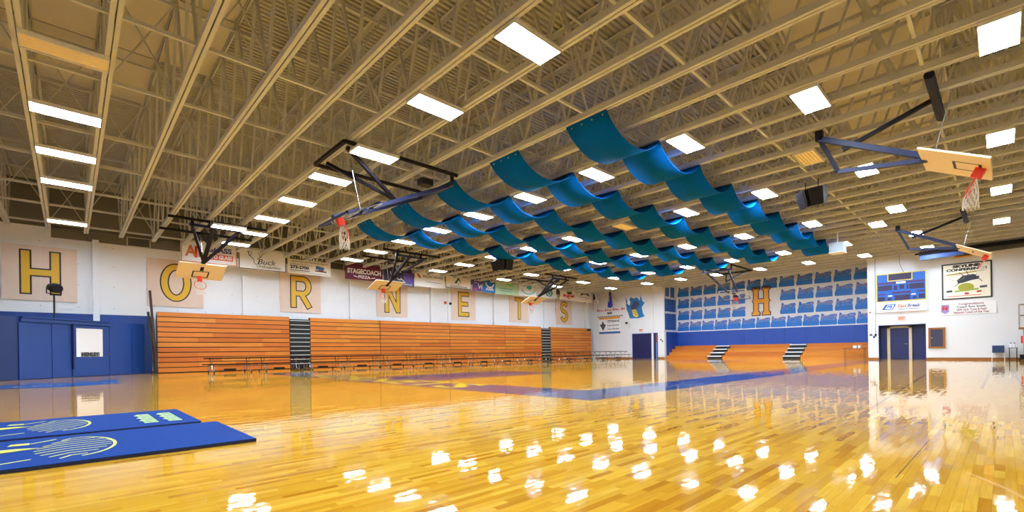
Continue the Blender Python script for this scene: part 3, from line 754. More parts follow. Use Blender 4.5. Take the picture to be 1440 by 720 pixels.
def edge(t, fr, w_, h_, m_, wd_=.035):
    MB().ribbon([(-w_ / 2, -h_ / 2), (w_ / 2, -h_ / 2), (w_ / 2, h_ / 2), (-w_ / 2, h_ / 2)], wd_, fr, .002, True).build('banner_border', m_, t)
def bars(t, fr, lst, m_, name='print'):
    b = MB()
    for p, q, wd_ in lst: b.ribbon([p, q], wd_, fr, .002)
    return b.build(name, m_, t)
C_ = lambda n_, c_: mat('ink_' + n_, c_, .5)
cream = mat('cream_vinyl', (238, 228, 212), .5, var=.04, scale=1.5)
t, f_ = banner(4.2, 6.76, M_white, 'white auto glass banner with red and purple print above letter O', 5.73)
edge(t, f_, 2.48, 1.05, C_('orange', (214, 120, 60)))
text('GLASS', .36, lambda x, y, z: f_(x + .45, y + .2, z), .003, C_('purple', (70, 60, 140)), t, width=1.15, bold=.015)
MB().quadbox(f_, .02, 1.08, -.32, -.02, .002, .004).build('red_patch', C_('salmon', (226, 92, 74)), t)
text('AUTO GLASS', .26, lambda x, y, z: f_(x + .38, y - .17, z), .008, M_white, t, width=1.3, bold=.012)
text('A1', .8, lambda x, y, z: f_(x - .75, y, z), .004, C_('orange2', (200, 110, 40)), t, width=.7, bold=.02)
bars(t, f_, [((-.62, -.3), (-.62, .3), .12)], C_('red', (206, 40, 40))); bars(t, f_, [((-.35, -.2), (.0, -.2), .3)], M_gold)
t, f_ = banner(6.84, 9.3, M_white, 'white dark edged banner with antlers above the hoop at letter O', 5.66)
edge(t, f_, 2.42, 1.12, C_('brown', (92, 56, 50)), .04)
text('Buck', .42, lambda x, y, z: f_(x + .2, y - .12, z), .003, M_black, t, width=.95, shear=.25)
text('Orthodontics', .24, lambda x, y, z: f_(x + .3, y - .38, z), .003, M_black, t, width=1.25, shear=.25)
b = MB()
for s in (-1, 1):
    cx = -.4
    b.ribbon([(cx + s * .1, 0), (cx + s * .3, .18), (cx + s * .38, .45)], .035, f_, .003); b.ribbon([(cx + s * .26, .14), (cx + s * .16, .42)], .025, f_, .003); b.ribbon([(cx + s * .36, .3), (cx + s * .26, .47)], .025, f_, .003)
b.ribbon([(-.5, .02), (-.46, -.2), (-.36, -.3), (-.26, -.2), (-.2, 0)], .025, f_, .003); b.build('antler_drawing', M_black, t)
t, f_ = banner(9.4, 11.95, cream, 'cream fuel supplier banner with dark print above letter R', 5.68)
text('EZELL-SUTY FUEL', .26, lambda x, y, z: f_(x, y + .37, z), .003, C_('dgreen', (30, 60, 52)), t, width=2.3, bold=.014)
text('Quality Fuel and Petroleum Supplies', .15, lambda x, y, z: f_(x, y + .16, z), .003, C_('dbrown', (80, 60, 50)), t, width=2.2)
text("at Prices You'll Love", .15, lambda x, y, z: f_(x - .5, y - .01, z), .003, C_('dbrown', (80, 60, 50)), t, width=1.3)
text('273-2700', .24, lambda x, y, z: f_(x - .6, y - .2, z), .003, M_black, t, width=1.1, bold=.012)
bars(t, f_, [((-1.15, -.38), (.0, -.38), .05), ((-1.15, -.46), (1.1, -.5), .02)], C_('grey', (120, 120, 130)))
bars(t, f_, [((.35, -.1), (.85, -.16), .2)], C_('truckblue', (30, 90, 150))); bars(t, f_, [((.3, -.3), (1.0, -.33), .07)], M_black); bars(t, f_, [((.5, -.26), (.8, -.28), .07)], C_('red', (206, 40, 40)))
t, f_ = banner(12.88, 15.5, M_maroon, 'maroon pizza restaurant banner with white lettering', 5.68, 6.72)
text('STAGECOACH', .36, lambda x, y, z: f_(x, y + .02, z), .003, M_white, t, width=2.35, bold=.018, yscale=1.15)
text('PIZZA', .25, lambda x, y, z: f_(x, y - .32, z), .003, M_white, t, width=.85, bold=.008)
bars(t, f_, [((-.75, -.28), (-.48, -.34), .05), ((.48, -.34), (.75, -.3), .05), ((-.12, .36), (.12, .36), .08)], M_white)
t, f_ = banner(15.56, 17.95, mat('dark_violet_vinyl', (44, 34, 70), .5, var=.3, scale=1.2), 'dark violet banner with white swirl beside the maroon pizza banner', 5.55)
edge(t, f_, 2.36, 1.22, C_('grey', (120, 120, 130)), .03)
MB().quadbox(f_, .35, 1.1, -.45, .3, .002, .003).build('violet_patch', C_('violet', (92, 70, 168)), t)
b = MB(); b.ribbon(arc(.05, .05, .25, .28, 30, 300, 12), .05, f_, .005); b.ribbon([(.1, -.1), (.5, -.4)], .04, f_, .005); b.ribbon([(-.7, .3), (-.5, -.1)], .03, f_, .005); b.build('swirl', M_white, t)
bars(t, f_, [((-.5, -.36), (.9, -.4), .06), ((.3, -.5), (1.05, -.52), .07)], C_('pale', (200, 200, 215)))
t, f_ = banner(18.02, 20.6, M_white, 'plain white power company banner with red mark', 5.66)
text('PACIFIC POWER', .22, lambda x, y, z: f_(x + .3, y + .16, z), .003, C_('slate', (90, 100, 120)), t, width=1.8, bold=.006)
bars(t, f_, [((-1.05, .3), (-.85, .02), .13)], C_('red', (206, 40, 40))); bars(t, f_, [((-.4, -.2), (1.0, -.24), .03)], C_('grey', (120, 120, 130)))
t, f_ = banner(20.68, 23.15, cream, 'cream dark edged banner with green tree mark above letter E', 5.78)
edge(t, f_, 2.42, 1.02, C_('slate2', (70, 66, 80)), .06)
MB().prism([(-.42, -.15), (-.18, -.15), (-.02, .1), (.02, .1), (.3, -.15), (0, .34)], f_, .002, .004).build('tree_mark', C_('tree', (40, 84, 60)), t)
bars(t, f_, [((0, -.3), (0, -.14), .06), ((-.8, -.38), (.8, -.4), .04), ((-1.1, .42), (.9, .4), .06)], C_('dgreen', (30, 60, 52)))
t, f_ = banner(23.3, 24.4, mat('violet_vinyl', (86, 60, 140), .5, var=.3, scale=2), 'narrow violet banner between the tree banner and the bright blue one', 5.75)
b = MB(); b.ribbon([(.0, .1), (.15, -.3), (.3, -.05), (.4, -.35), (.45, .1)], .07, f_, .003); b.build('white_mark', M_white, t)
bars(t, f_, [((-.45, -.38), (-.1, -.4), .1)], C_('pink', (220, 60, 120))); bars(t, f_, [((-.4, .3), (.1, .32), .08), ((-.4, .1), (-.1, .12), .06)], C_('pale', (200, 200, 215)))
t, f_ = banner(24.42, 25.72, mat('azure_vinyl', (20, 110, 190), .5, var=.1), 'bright blue dental style banner with white crescent', 5.72)
MB().ribbon(arc(.05, .3, .45, .45, 190, 340, 12), .14, f_, .003).build('crescent', M_white, t)
text('AXIA', .28, lambda x, y, z: f_(x + .02, y - .3, z), .003, M_white, t, width=.85, bold=.012)
t, f_ = banner(25.76, 28.4, mat('pale_green_vinyl', (190, 226, 190), .5, var=.12, scale=.8), 'pale green banner with faint teal lines of print', 5.68)
bars(t, f_, [((-.9, -.08), (.6, -.1), .06), ((-.9, -.28), (.5, -.3), .05)], C_('teal', (90, 180, 180))); MB().ribbon([(-.2, .45), (.4, .2), (.9, .5)], .2, f_, .002).build('green_chevron', C_('leaf', (150, 206, 120)), t)
t, f_ = banner(28.45, 30.8, M_white, 'white banner with wide teal ring mark', 5.72)
MB().ribbon(arc(.0, .15, .85, .5, 190, 350, 14), .1, f_, .003).build('teal_ring', C_('ring', (110, 190, 186)), t); MB().prism(arc(.1, .25, .32, .22, 0, 340, 14), f_, .003, .005).build('teal_disc', C_('disc', (70, 170, 180)), t)
t, f_ = banner(30.86, 33.38, M_white, 'white banner with dark teal gem mark between letters T and S', 5.78)
MB().prism([(-.1, -.38), (.5, -.4), (.8, -.1), (.6, .3), (0, .32), (-.3, 0)], f_, .002, .004).build('gem_mark', C_('gem', (40, 150, 140)), t)
MB().ribbon([(0, -.2), (.2, .15), (.5, -.1), (.3, -.3)], .06, f_, .006, True).build('gem_lines', M_white, t)
t, f_ = banner(33.95, 36.37, cream, 'cream banner with red and dark drawing above letter S', 5.76)
bars(t, f_, [((-.2, .2), (.5, .22), .36)], C_('drawing', (96, 50, 50))); bars(t, f_, [((-.5, .42), (.8, .44), .14)], C_('sea', (90, 190, 170)))
bars(t, f_, [((-.8, -.15), (-.4, -.12), .22), ((-.3, -.2), (.2, -.12), .24), ((.3, -.2), (.9, -.1), .22), ((-.1, -.4), (.2, -.35), .1)], C_('rose', (220, 70, 70)))
t, f_ = banner(36.42, 38.9, cream, 'cream banner with arched dark print nearest the rear corner', 5.72)
MB().ribbon(arc(.1, -.1, .8, .4, 150, 30, 12), .18, f_, .003).build('arched_print', C_('dbrown', (80, 60, 50)), t); bars(t, f_, [((-.9, -.1), (1.0, -.14), .06), ((-.6, -.3), (.6, -.32), .03)], C_('mauve', (170, 150, 190)))

# ------------------------------------------------------------------ rear wall, left piece
fb = frame((0, YB, 0), XW, ZW)
def bflag(name, lab, x, ztop, cloth):
    t = thing(name, lab, 'flag', (x, YB, ztop - 1.6))
    tip = V((x, YB - .9, ztop)); MB().tube((x + .55, YB - .02, ztop - 1.35), tip, .018, 6).build('flag_pole', M_gold, t)
    return t
t = bflag('wall_flag', 'striped national flag on an angled pole in the rear corner', -28.95, 6.7, None)
fs_ = frame((-29.0, YB - .8, 5.05), (.94, -.34, 0), ZW)
def drape(fr, w0, w1, h, x): return None
ap = V((.14, 1.65)); tips = [V((-.12 + 1.0 * q / 8, .02 + .62 * (q / 8) ** 1.3 - .1 * (q % 2))) for q in range(9)]
for i in range(8):
    a0, a1 = ap + V((-.06 + .014 * i, 0)), ap + V((-.06 + .014 * (i + 1), 0))
    MB().prism([tuple(a0), tuple(tips[i]), tuple(tips[i + 1]), tuple(a1)], fs_, -.01, .015 + .02 * (i % 2)).build('flag_stripe', C_('flagred', (176, 40, 56)) if i % 2 == 0 else M_white, t)
MB().prism([(.02, .95), (.4, 1.05), (.22, 1.6), (.08, 1.64)], fs_, .04, .06).build('flag_canton', C_('flagblue', (40, 36, 96)), t)
t = bflag('wall_flag', 'blue flag hanging furled from an angled pole on the rear wall', -27.05, 6.95, None)
fs_ = frame((-27.2, YB - .7, 5.1), XW, ZW)
MB().prism([(-.12, .1), (.15, -.02), (.42, .12), (.34, .8), (.2, 1.75), (.1, 1.75), (-.02, .9)], fs_, -.06, .06).build('flag_cloth', C_('flagroyal', (44, 56, 170)), t)
MB().prism([(.0, .6), (.1, .62), (.1, 1.2), (.03, 1.2)], fs_, .06, .07).build('flag_emblem', C_('pale', (200, 200, 215)), t)
t = thing('painted_sign', 'white veterans sign with orange and blue bars below the flags', 'sign', (-27.62, YB, 2.55))
fq = frame((-27.62, YB - .03, 3.38), XW, ZW)
MB().quadbox(fq, -1.28, 1.28, -.84, .84, -.03, 0).build('sign_board', M_white, t)
MB().quadbox(fq, -1.28, 1.28, .64, .84, .001, .006).build('orange_bar', C_('amber', (232, 150, 40)), t)
MB().quadbox(fq, -1.28, 1.28, -.84, -.64, .001, .006).build('blue_bar', C_('barblue', (40, 100, 170)), t)
MB().prism([(-1.2, .1), (-.95, .16), (-.8, .5), (-.65, .16), (-.42, .05), (-.6, -.2), (-.78, -.55), (-.98, -.2)], fq, .001, .006).build('emblem', C_('slate2', (70, 66, 80)), t)
text('VETERANS', .34, lambda x, y, z: fq(x + .45, y + .4, z), .006, C_('slate2', (70, 66, 80)), t, width=1.5, bold=.01)
text('Care System', .26, lambda x, y, z: fq(x + .45, y - .0, z), .006, C_('slate2', (70, 66, 80)), t, width=1.4, bold=.004)
text('Your Benefits', .26, lambda x, y, z: fq(x + .45, y - .36, z), .006, C_('slate2', (70, 66, 80)), t, width=1.4, bold=.004)
t = thing('painted_lines', 'faint red and grey lines of print painted above the veterans sign', 'sign', (-27.7, YB, 4.3))
b = MB(); fq2 = frame((-27.4, YB - .004, 4.75), XW, ZW)
for i in range(14):
    b.quadbox(fq2, -1.75 + i * .245, -1.75 + i * .245 + .17 + .05 * (i % 3 == 0), .1 + .02 * (i % 2), .34 - .05 * (i % 4), 0, .004)
b.build('red_print', C_('faded', (206, 110, 120)), t)
b = MB(); b.quadbox(fq2, -.5, .1, -.25, .0, 0, .004)
for i in range(12): b.quadbox(fq2, -1.7 + i * .26, -1.7 + i * .26 + .2, -.52, -.4, 0, .004)
b.build('grey_print', C_('slate3', (120, 116, 130)), t)
# wall mural: plain blue and gold stand-in shapes
t = thing('wall_mural', 'blue and gold painted wall mural left of the dark blue rear door', 'mural', (-24.6, YB, 3.8))
fm = frame((-24.65, YB - .004, 5.05), XW, ZW)
MB().prism([(-1.0, .3), (-1.05, 1.1), (-.85, .6), (-.45, .95), (-.1, .8), (.2, .9), (.55, .55), (.62, 1.1), (.8, .5), (1.05, .3), (.75, -.1), (.85, -.7), (1.05, -1.0), (.4, -1.15), (-.6, -1.1), (-.75, -.6), (-.95, -.2)], fm, 0, .006).build('blue_shape', C_('muralblue', (30, 120, 190)), t)
MB().prism([(-.5, .0), (-.1, .55), (.35, .5), (.5, .1), (.1, -.35), (-.35, -.3)], fm, .006, .01).build('dark_shape', C_('muraldark', (60, 66, 96)), t)
MB().prism([(-.35, -.3), (.1, -.25), (.4, -.9), (.1, -1.05), (-.2, -.85)], fm, .01, .014).build('gold_shape', C_('muralgold', (230, 200, 60)), t)
b = MB()
for i in range(3): b.ribbon([(-.3 + i * .13, -.45 - i * .19), (.18 + i * .08, -.42 - i * .17)], .05, fm, .018)
b.build('dark_bands', C_('muraldark', (60, 66, 96)), t)
MB().prism([(-.9, .4), (-.7, .95), (-.5, .5), (-.6, .15)], fm, .006, .01).build('white_shape', M_white, t)
dr = struct(MB().box(-24.93, -22.34, YB - .03, YB, 0, 2.36).build('door_2', M_navy_d))
MB().box(-24.98, -24.93, YB - .06, YB, 0, 2.42).box(-22.34, -22.27, YB - .06, YB, 0, 2.42).box(-24.98, -22.27, YB - .06, YB, 2.36, 2.42).build('door_frame', M_navy, dr)
MB().box(-22.42, -22.34, YB - .05, YB - .03, 0, 1.5).build('door_edge', mat('pale_blue_edge', (120, 150, 210), .4), dr)
MB().box(-22.42, -22.34, YB - .05, YB - .03, 1.5, 2.3).build('door_edge', M_base, dr)
def exit_sign(x, z, y, lab):
    t = thing('exit_sign', lab, 'sign', (x, y, z)); f0 = frame((x, y, z + .15), XW, ZW)
    MB().quadbox(f0, -.2, .2, -.14, .14, 0, .06).build('sign_box', mat('exit_face', (246, 206, 188), .4), t)
    text('EXIT', .24, lambda a, b, c: f0(a, b, c), .064, M_exit, t, width=.32, bold=.01)
exit_sign(-24.0, 2.58, YB, 'small exit sign above the wide dark blue rear door')
exit_sign(-4.38, 2.44, YR, 'small exit sign under the scoreboard')
t = thing('wall_camera', 'small black wall speaker bracket under the mural', 'fixture', (-25.6, YB, 3.2)); MB().box(-25.68, -25.5, YB - .15, YB, 3.42, 3.6).build('bracket_box', M_black, t)
MB().tube((-25.3, YB - .01, 3.0), (-25.3, YB - .01, 3.45), .012, 5).build('cable', M_black, t)
for (x, y, z, lab) in ((-21.95, YB, 1.7, 'small black wall switch box beside the wide rear door'), (-5.95, YR, 1.55, 'pair of black outlet boxes on the white pier')):
    t = thing('switch_box', lab, 'switch', (x, y, z)); MB().box(x - .07, x + .07, y - .05, y, z, z + .12).build('box_body', M_dark, t); MB().box(x + .12, x + .2, y - .05, y, z - .16, z - .02).build('box_body', M_dark, t); MB().box(x - .04, x + .04, y - .055, y - .05, z + .03, z + .09).build('toggle', M_chrome, t)
t = thing('alarm_strobe', 'small red fire alarm on the white pier', 'alarm', (-5.98, YR, 3.02)); MB().box(-6.02, -5.92, YR - .05, YR, 3.02, 3.16).build('alarm_body', M_red, t); MB().box(-6.0, -5.94, YR - .06, YR - .05, 3.09, 3.14).build('strobe', M_white, t)
t = thing('wall_alarm', 'small red fire bell beside letter E panel', 'alarm', (XL, 21.5, 4.7)); MB().box(XL, XL + .08, 21.4, 21.58, 4.66, 4.86).build('alarm_body', M_red, t); MB().tube((XL, 21.98, 4.72), (XL + .08, 21.98, 4.72), .1, 12).build('bell', M_dark, t)

# ------------------------------------------------------------------ state shaped plaques
ORE = [(.03, 0), (.97, 0), (.97, .46), (.93, .58), (1.0, .76), (.95, .9), (.74, .9), (.56, .84), (.42, .78), (.35, .82), (.28, .76), (.24, .92), (.13, 1.0), (.1, .84), (.07, .5), (0, .22)]
M_plaque = [print_mat('plaque_print_' + str(i), (22, 112, 204), ((150, 160, 190), (236, 156, 70)), 7, -.1 if i else .02, .3, seed=i * 3.1, density=.47 + .03 * i) for i in range(3)]
pm = []
for i in range(3):
    W_, H_ = 1.17, .93
    b = MB().prism([((x - .5) * W_, (y - .5) * H_) for x, y in ORE], lambda x, y, z: V((x, y, z)), 0, .03)
    o = b.build('p', M_plaque[i]); pm.append(o.data); bpy.data.objects.remove(o)
R_plq = Matrix(((1, 0, 0), (0, 0, -1), (0, 1, 0))).to_4x4()
ords = ['first', 'second', 'third', 'fourth', 'fifth', 'sixth', 'seventh', 'eighth', 'ninth', 'tenth', 'eleventh', 'twelfth', 'thirteenth']
for row, (zc, rl) in enumerate(((6.3, 'top'), (5.2, 'second'), (4.08, 'third'), (3.02, 'bottom'))):
    if row in (0,): X_ = [-20.95 + 1.262 * i for i in range(12)]
    elif row == 3: X_ = [-20.98 + 1.171 * i for i in range(13)]
    else: X_ = [-20.95 + 1.262 * i for i in range(5)] + [-12.05 + 1.262 * i for i in range(5)]
    for i, x in enumerate(X_):
        o = bpy.data.objects.new('state_plaque', random.choice(pm)); COL.objects.link(o)
        o.matrix_world = Matrix.Translation((x, YA - .002, zc + .0)) @ R_plq
        tag(o, 'blue Oregon shaped championship plaque, ' + ords[i] + ' along the ' + rl + ' row from the corner pads', 'plaque', 'state shaped plaques')
t = thing('wall_letter', 'large gold slab serif letter H among the blue plaques', 'sign', (-14.07, YA, 3.6))
HP = [(-.72, -1.2), (-.08, -1.2), (-.08, -.95), (-.2, -.85), (-.2, -.2), (.2, -.2), (.2, -.85), (.08, -.95), (.08, -1.2), (.72, -1.2), (.72, -.95), (.6, -.85), (.6, -.15), (.7, 0), (.6, .15), (.6, .85), (.72, .95), (.72, 1.2), (.08, 1.2), (.08, .95), (.2, .85), (.2, .2), (-.2, .2), (-.2, .85), (-.08, .95), (-.08, 1.2), (-.72, 1.2), (-.72, .95), (-.6, .85), (-.6, .15), (-.7, 0), (-.6, -.15), (-.6, -.85), (-.72, -.95)]
fh = frame((-14.07, YA - .002, 4.83), XW, ZW)
MB().ribbon([(x * 1.01, y * 1.01) for x, y in HP], .07, fh, .035, True).build('letter_outline', M_navy_d, t)
MB().prism(HP, fh, 0, .03).build('letter_face', mat('letter_gold', (234, 160, 24), .5), t)
# blue record boards on the alcove's side wall
for i, (y0, y1, z0, z1, lab) in enumerate(((40.25, 40.95, 5.82, 6.75, 'narrow blue record board high on the alcove side wall, next to the white pier'), (41.25, 41.95, 5.75, 6.7, 'narrow blue record board high on the alcove side wall, next to the plaques'), (40.1, 42.2, 4.4, 5.55, 'wide blue record board in the middle of the alcove side wall'), (40.1, 42.2, 2.68, 4.2, 'wide blue record board low on the alcove side wall'))):
    t = thing('record_board', lab, 'sign', (AL, (y0 + y1) / 2, z0), 'record boards on the alcove side wall')
    n_ = 1 if i < 2 else 3
    for q in range(n_):
        a_ = y0 + (y1 - y0) * q / n_; e_ = y0 + (y1 - y0) * (q + 1) / n_
        MB().box(AL, AL + .03, a_ + .02, e_ - .02, z0, z1).build('board_panel', C_('record', (26, 86, 170)), t)
        b = MB()
        for r in range(6): b.box(AL + .03, AL + .034, a_ + .1, e_ - .1, z1 - .12 - r * (z1 - z0) / 7, z1 - .16 - r * (z1 - z0) / 7)
        b.build('print_lines', C_('recordpale', (96, 130, 190)), t)

# ------------------------------------------------------------------ rear wall, right piece
MB().box(DX0, DX1, YR + .52, YR + .6, 0, DZ).build('recess_back', M_navy_d, wall_rear_right)
MB().box(DX0 - .005, DX0 + .02, YR + .001, YR + .55, 0, DZ).box(DX1 - .02, DX1 + .005, YR + .001, YR + .55, 0, DZ).box(DX0, DX1, YR + .001, YR + .55, DZ - .03, DZ + .005).build('recess_lining', M_navy, wall_rear_right)
dr = struct(MB().box(-5.02, -4.1, YR + .44, YR + .5, .01, 2.0).build('door_3', M_navy_d))
MB().box(-5.17, -5.02, YR + .4, YR + .52, 0, 2.13).box(-4.1, -3.95, YR + .4, YR + .52, 0, 2.13).box(-5.17, -3.95, YR + .4, YR + .52, 2.0, 2.13).build('door_frame', M_alum, dr)
MB().tube((-4.2, YR + .38, .98), (-4.2, YR + .44, .98), .03).tube((-4.2, YR + .39, .98), (-4.34, YR + .39, .98), .014).build('door_handle', M_chrome, dr)
t = thing('scoreboard', 'blue scoreboard with yellow edging and white sponsor strip above the recessed door', 'scoreboard', (-4.4, YR, 3.0))
fk = frame((-4.4, YR, 0), XW, ZW)
MB().quadbox(fk, -1.21, 1.21, 3.68, 5.44, 0, .16).build('cabinet', C_('score', (20, 88, 176)), t)
b = MB(); b.ribbon([(-1.2, 3.69), (1.2, 3.69), (1.2, 5.43), (-1.2, 5.43)], .05, fk, .163, True); b.build('edge_trim', C_('trimyellow', (230, 200, 40)), t)
b = MB(); b.ribbon([(-.62, 4.98), (.55, 4.98), (.55, 5.43), (-.62, 5.43)], .045, fk, .166, True); b.build('window_trim', C_('trimyellow', (230, 200, 40)), t)
m_w = C_('display', (44, 34, 70)); m_s = C_('stripe', (70, 40, 90))
MB().quadbox(fk, -.6, .53, 5.0, 5.41, .16, .165).build('message_window', m_w, t)
for x0, x1, z0, z1 in ((-1.12, -.42, 4.38, 4.72), (.42, 1.12, 4.38, 4.72), (-.34, -.16, 4.38, 4.68), (-.06, .18, 4.42, 4.7), (.28, .38, 4.4, 4.7), (-1.12, -.78, 3.74, 4.0), (-.66, -.44, 3.74, 3.92), (-.3, .45, 3.74, 4.06), (.58, .76, 3.76, 3.92), (.86, 1.14, 3.78, 4.04)):
    MB().quadbox(fk, x0, x1, z0, z1, .16, .168).build('digit_window', m_w, t)
for x0, x1, z0, z1 in ((-1.15, 1.15, 4.78, 4.9), (-.42, .5, 4.14, 4.28), (-1.14, -.76, 4.1, 4.2), (.8, 1.16, 4.16, 4.28)):
    MB().quadbox(fk, x0, x1, z0, z1, .16, .166).build('dark_stripe', m_s, t)
text('FENCO', .16, lambda x, y, z: fk(x + .02, y + 4.83, z), .17, M_white, t, width=.46, bold=.01)
bars(t, lambda x, y, z: fk(x, y, .17), [((-.62, 4.03), (-.42, 4.03), .07), ((.5, 4.05), (.72, 4.05), .07)], M_white, 'caption')
MB().quadbox(fk, -1.21, 1.21, 3.02, 3.66, 0, .14).build('sponsor_strip', M_white, t)
MB().prism([(-.95, 3.16), (-.4, 3.16), (-.22, 3.5), (-.77, 3.5)], fk, .14, .146).build('logo_block', C_('logoblue', (40, 92, 180)), t)
MB().prism([(-.78, 3.22), (-.42, 3.22), (-.33, 3.44), (-.66, 3.44)], fk, .146, .15).build('logo_inner', M_white, t)
text('FB', .2, lambda x, y, z: fk(x - .56, y + 3.33, z), .152, C_('logoblue', (40, 92, 180)), t, width=.3, shear=.3, bold=.01)
text('Fast', .3, lambda x, y, z: fk(x + .06, y + 3.36, z), .145, C_('fastred', (226, 96, 40)), t, width=.46, shear=.2, bold=.01)
text('Break', .3, lambda x, y, z: fk(x + .62, y + 3.36, z), .145, C_('slateblue', (70, 80, 140)), t, width=.62, shear=.2, bold=.01)
bars(t, lambda x, y, z: fk(x, y, .145), [((-.15, 3.17), (.85, 3.17), .05)], C_('grey', (120, 120, 130)), 'tagline')
MB().path([(-4.45, YR - .03, 6.7), (-4.47, YR - .03, 6.2), (-4.4, YR - .04, 5.85), (-4.25, YR - .05, 5.46)], .01, 5).build('power_cord', M_dark, t)
t = thing('wall_conduit', 'thin grey conduit running down the white pier by the scoreboard', 'conduit', (-5.7, YR, 1.6)); MB().tube((-5.7, YR - .02, 1.65), (-5.68, YR - .02, 6.6), .014, 6).build('pipe', mat('conduit_grey', (120, 120, 126), .5), t); MB().box(-5.75, -5.65, YR - .05, YR, 1.5, 1.66).build('junction_box', M_dark, t)
t = thing('framed_poster', 'large framed cream poster reading Skyline Conference with dark insect drawing', 'poster', (-1.45, YR, 3.55))
fk2 = frame((-1.45, YR, 4.61), XW, ZW)
MB().quadbox(fk2, -1.02, 1.02, -1.02, 1.02, 0, .03).build('poster_sheet', mat('poster_cream', (240, 232, 212), .5, var=.04), t)
b = MB(); b.ribbon([(-1.02, -1.02), (1.02, -1.02), (1.02, 1.02), (-1.02, 1.02)], .07, fk2, .036, True); b.build('poster_frame', M_black, t)
text('SKYLINE', .2, lambda x, y, z: fk2(x, y + .86, z), .034, M_black, t, width=1.15, bold=.014)
text('CONFERENCE', .19, lambda x, y, z: fk2(x, y + .66, z), .034, M_black, t, width=1.7, bold=.012)
bars(t, lambda x, y, z: fk2(x, y, .034), [((-.85, .4), (.8, .52), .08)], C_('olive', (180, 150, 60)), 'small_print')
b = MB(); b.prism([(-.4, .05), (-.15, .3), (.3, .35), (.55, .2), (.5, .05), (.2, .0), (-.1, -.1), (-.35, -.15)], fk2, .03, .035)
for p, q in (((-.3, -.1), (-.5, -.3)), ((.5, .1), (.65, -.1)), ((.4, .3), (.5, .5)), ((-.1, .3), (-.3, .5)), ((.1, .3), (.0, .55))): b.ribbon([p, q], .035, fk2, .036)
b.build('insect_body', C_('insect', (40, 40, 56)), t)
MB().prism(arc(-.02, -.38, .34, .24, 0, 345, 18), fk2, .03, .037).build('insect_tail', C_('oliveg', (160, 160, 40)), t)
b = MB(); b.ribbon(arc(-.4, .2, .32, .16, 0, 330, 14), .015, fk2, .037, True); b.build('wing_outline', C_('slate3', (120, 116, 130)), t)
bars(t, lambda x, y, z: fk2(x, y, .034), [((-.5, -.6), (.5, -.52), .1)], C_('leafg', (150, 170, 60)), 'small_print'); bars(t, lambda x, y, z: fk2(x, y, .034), [((-.85, -.58), (-.6, -.56), .12), ((.55, -.42), (.85, -.4), .12)], C_('slate2', (70, 66, 80)), 'crest')
bars(t, lambda x, y, z: fk2(x, y, .034), [((-.08, -.75), (.1, -.75), .12)], C_('brickred', (180, 60, 50)), 'crest'); bars(t, lambda x, y, z: fk2(x, y, .034), [((.42, -.68), (.62, -.66), .1)], C_('brickred', (180, 60, 50)), 'crest'); bars(t, lambda x, y, z: fk2(x, y, .034), [((-.8, -.88), (.6, -.86), .04)], C_('rose', (220, 70, 70)), 'small_print')
t = thing('congratulations_banner', 'white congratulations banner with red and blue shield under the framed poster', 'banner', (-1.45, YR - .022, 2.7))
fk3 = frame((-1.45, YR - .022, 3.02), XW, ZW)
MB().quadbox(fk3, -1.2, 1.2, -.36, .36, 0, .012).build('banner_sheet', M_white, t)
MB().prism([(-1.1, .25), (-.75, .25), (-.75, -.2), (-.92, -.3), (-1.1, -.2)], fk3, .012, .016).build('shield', C_('shield', (150, 130, 190)), t)
text('N', .3, lambda x, y, z: fk3(x - .93, y + .02, z), .018, C_('red', (206, 40, 40)), t, 'shield_mark', bold=.02)
for s_, yy, m_, wd_ in (('Congratulations', .24, C_('crimson', (150, 40, 70)), 1.05), ('Coach Ron Smith', .07, C_('dgreen', (30, 60, 52)), 1.2), ('2009 Girls Track & Field', -.1, C_('crimson', (150, 40, 70)), 1.25), ('National Coach of the Year', -.25, C_('crimson', (150, 40, 70)), 1.5)):
    text(s_, .17, (lambda yy_: (lambda x, y, z: fk3(x + .18, y + yy_, z)))(yy), .016, m_, t, width=wd_, bold=.004)
t = thing('orange_sign', 'orange lettered sign high above the framed poster', 'sign', (-1.57, YR, 6.0)); MB().box(-1.95, -1.2, YR - .02, YR, 6.0, 6.2).build('sign_board', C_('amber', (232, 150, 40)), t); MB().box(-1.85, -1.3, YR - .025, YR - .02, 6.07, 6.12).build('dark_print', C_('dbrown', (80, 60, 50)), t)
t = thing('wall_cabinet', 'wood framed dark cabinet on the white wall beside the recessed door', 'cabinet', (-2.76, YR, .7))
for x0, x1, z0, z1 in ((-3.14, -2.38, .69, .79), (-3.14, -2.38, 1.83, 1.93), (-3.14, -3.04, .79, 1.83), (-2.48, -2.38, .79, 1.83)): MB().box(x0, x1, YR - .08, YR, z0, z1).build('frame_rail', M_base, t)
d_ = MB().box(-3.04, -2.48, YR - .05, YR, .79, 1.83).build('cabinet_door', mat('cabinet_dark', (56, 54, 78), .4), t); MB().box(-3.0, -2.96, YR - .07, YR - .05, 1.28, 1.36).build('latch', M_chrome, d_)
t = thing('padded_chair', 'dark blue padded chair with white legs against the rear wall', 'chair', (-.2, YR - .4, 0))
MB().box(-.44, .04, YR - .65, YR - .2, .4, .46).build('seat', C_('chairblue', (36, 60, 98)), t); MB().box(-.44, .04, YR - .2, YR - .15, .46, .8).build('backrest', C_('chairblue', (36, 60, 98)), t)
for x in (-.42, .02):
    for y in (YR - .63, YR - .18): MB().path([(x, y, .42), (x + (.03 if x > -.2 else -.03), y, .0)], .016).build('leg', M_white, t)
t = thing('side_table', 'small grey table with two bottles beside the blue chair', 'table', (.55, YR - .5, 0))
MB().box(.18, .54, YR - .8, YR - .2, .64, .68).build('table_top', mat('table_grey', (120, 124, 128), .5), t)
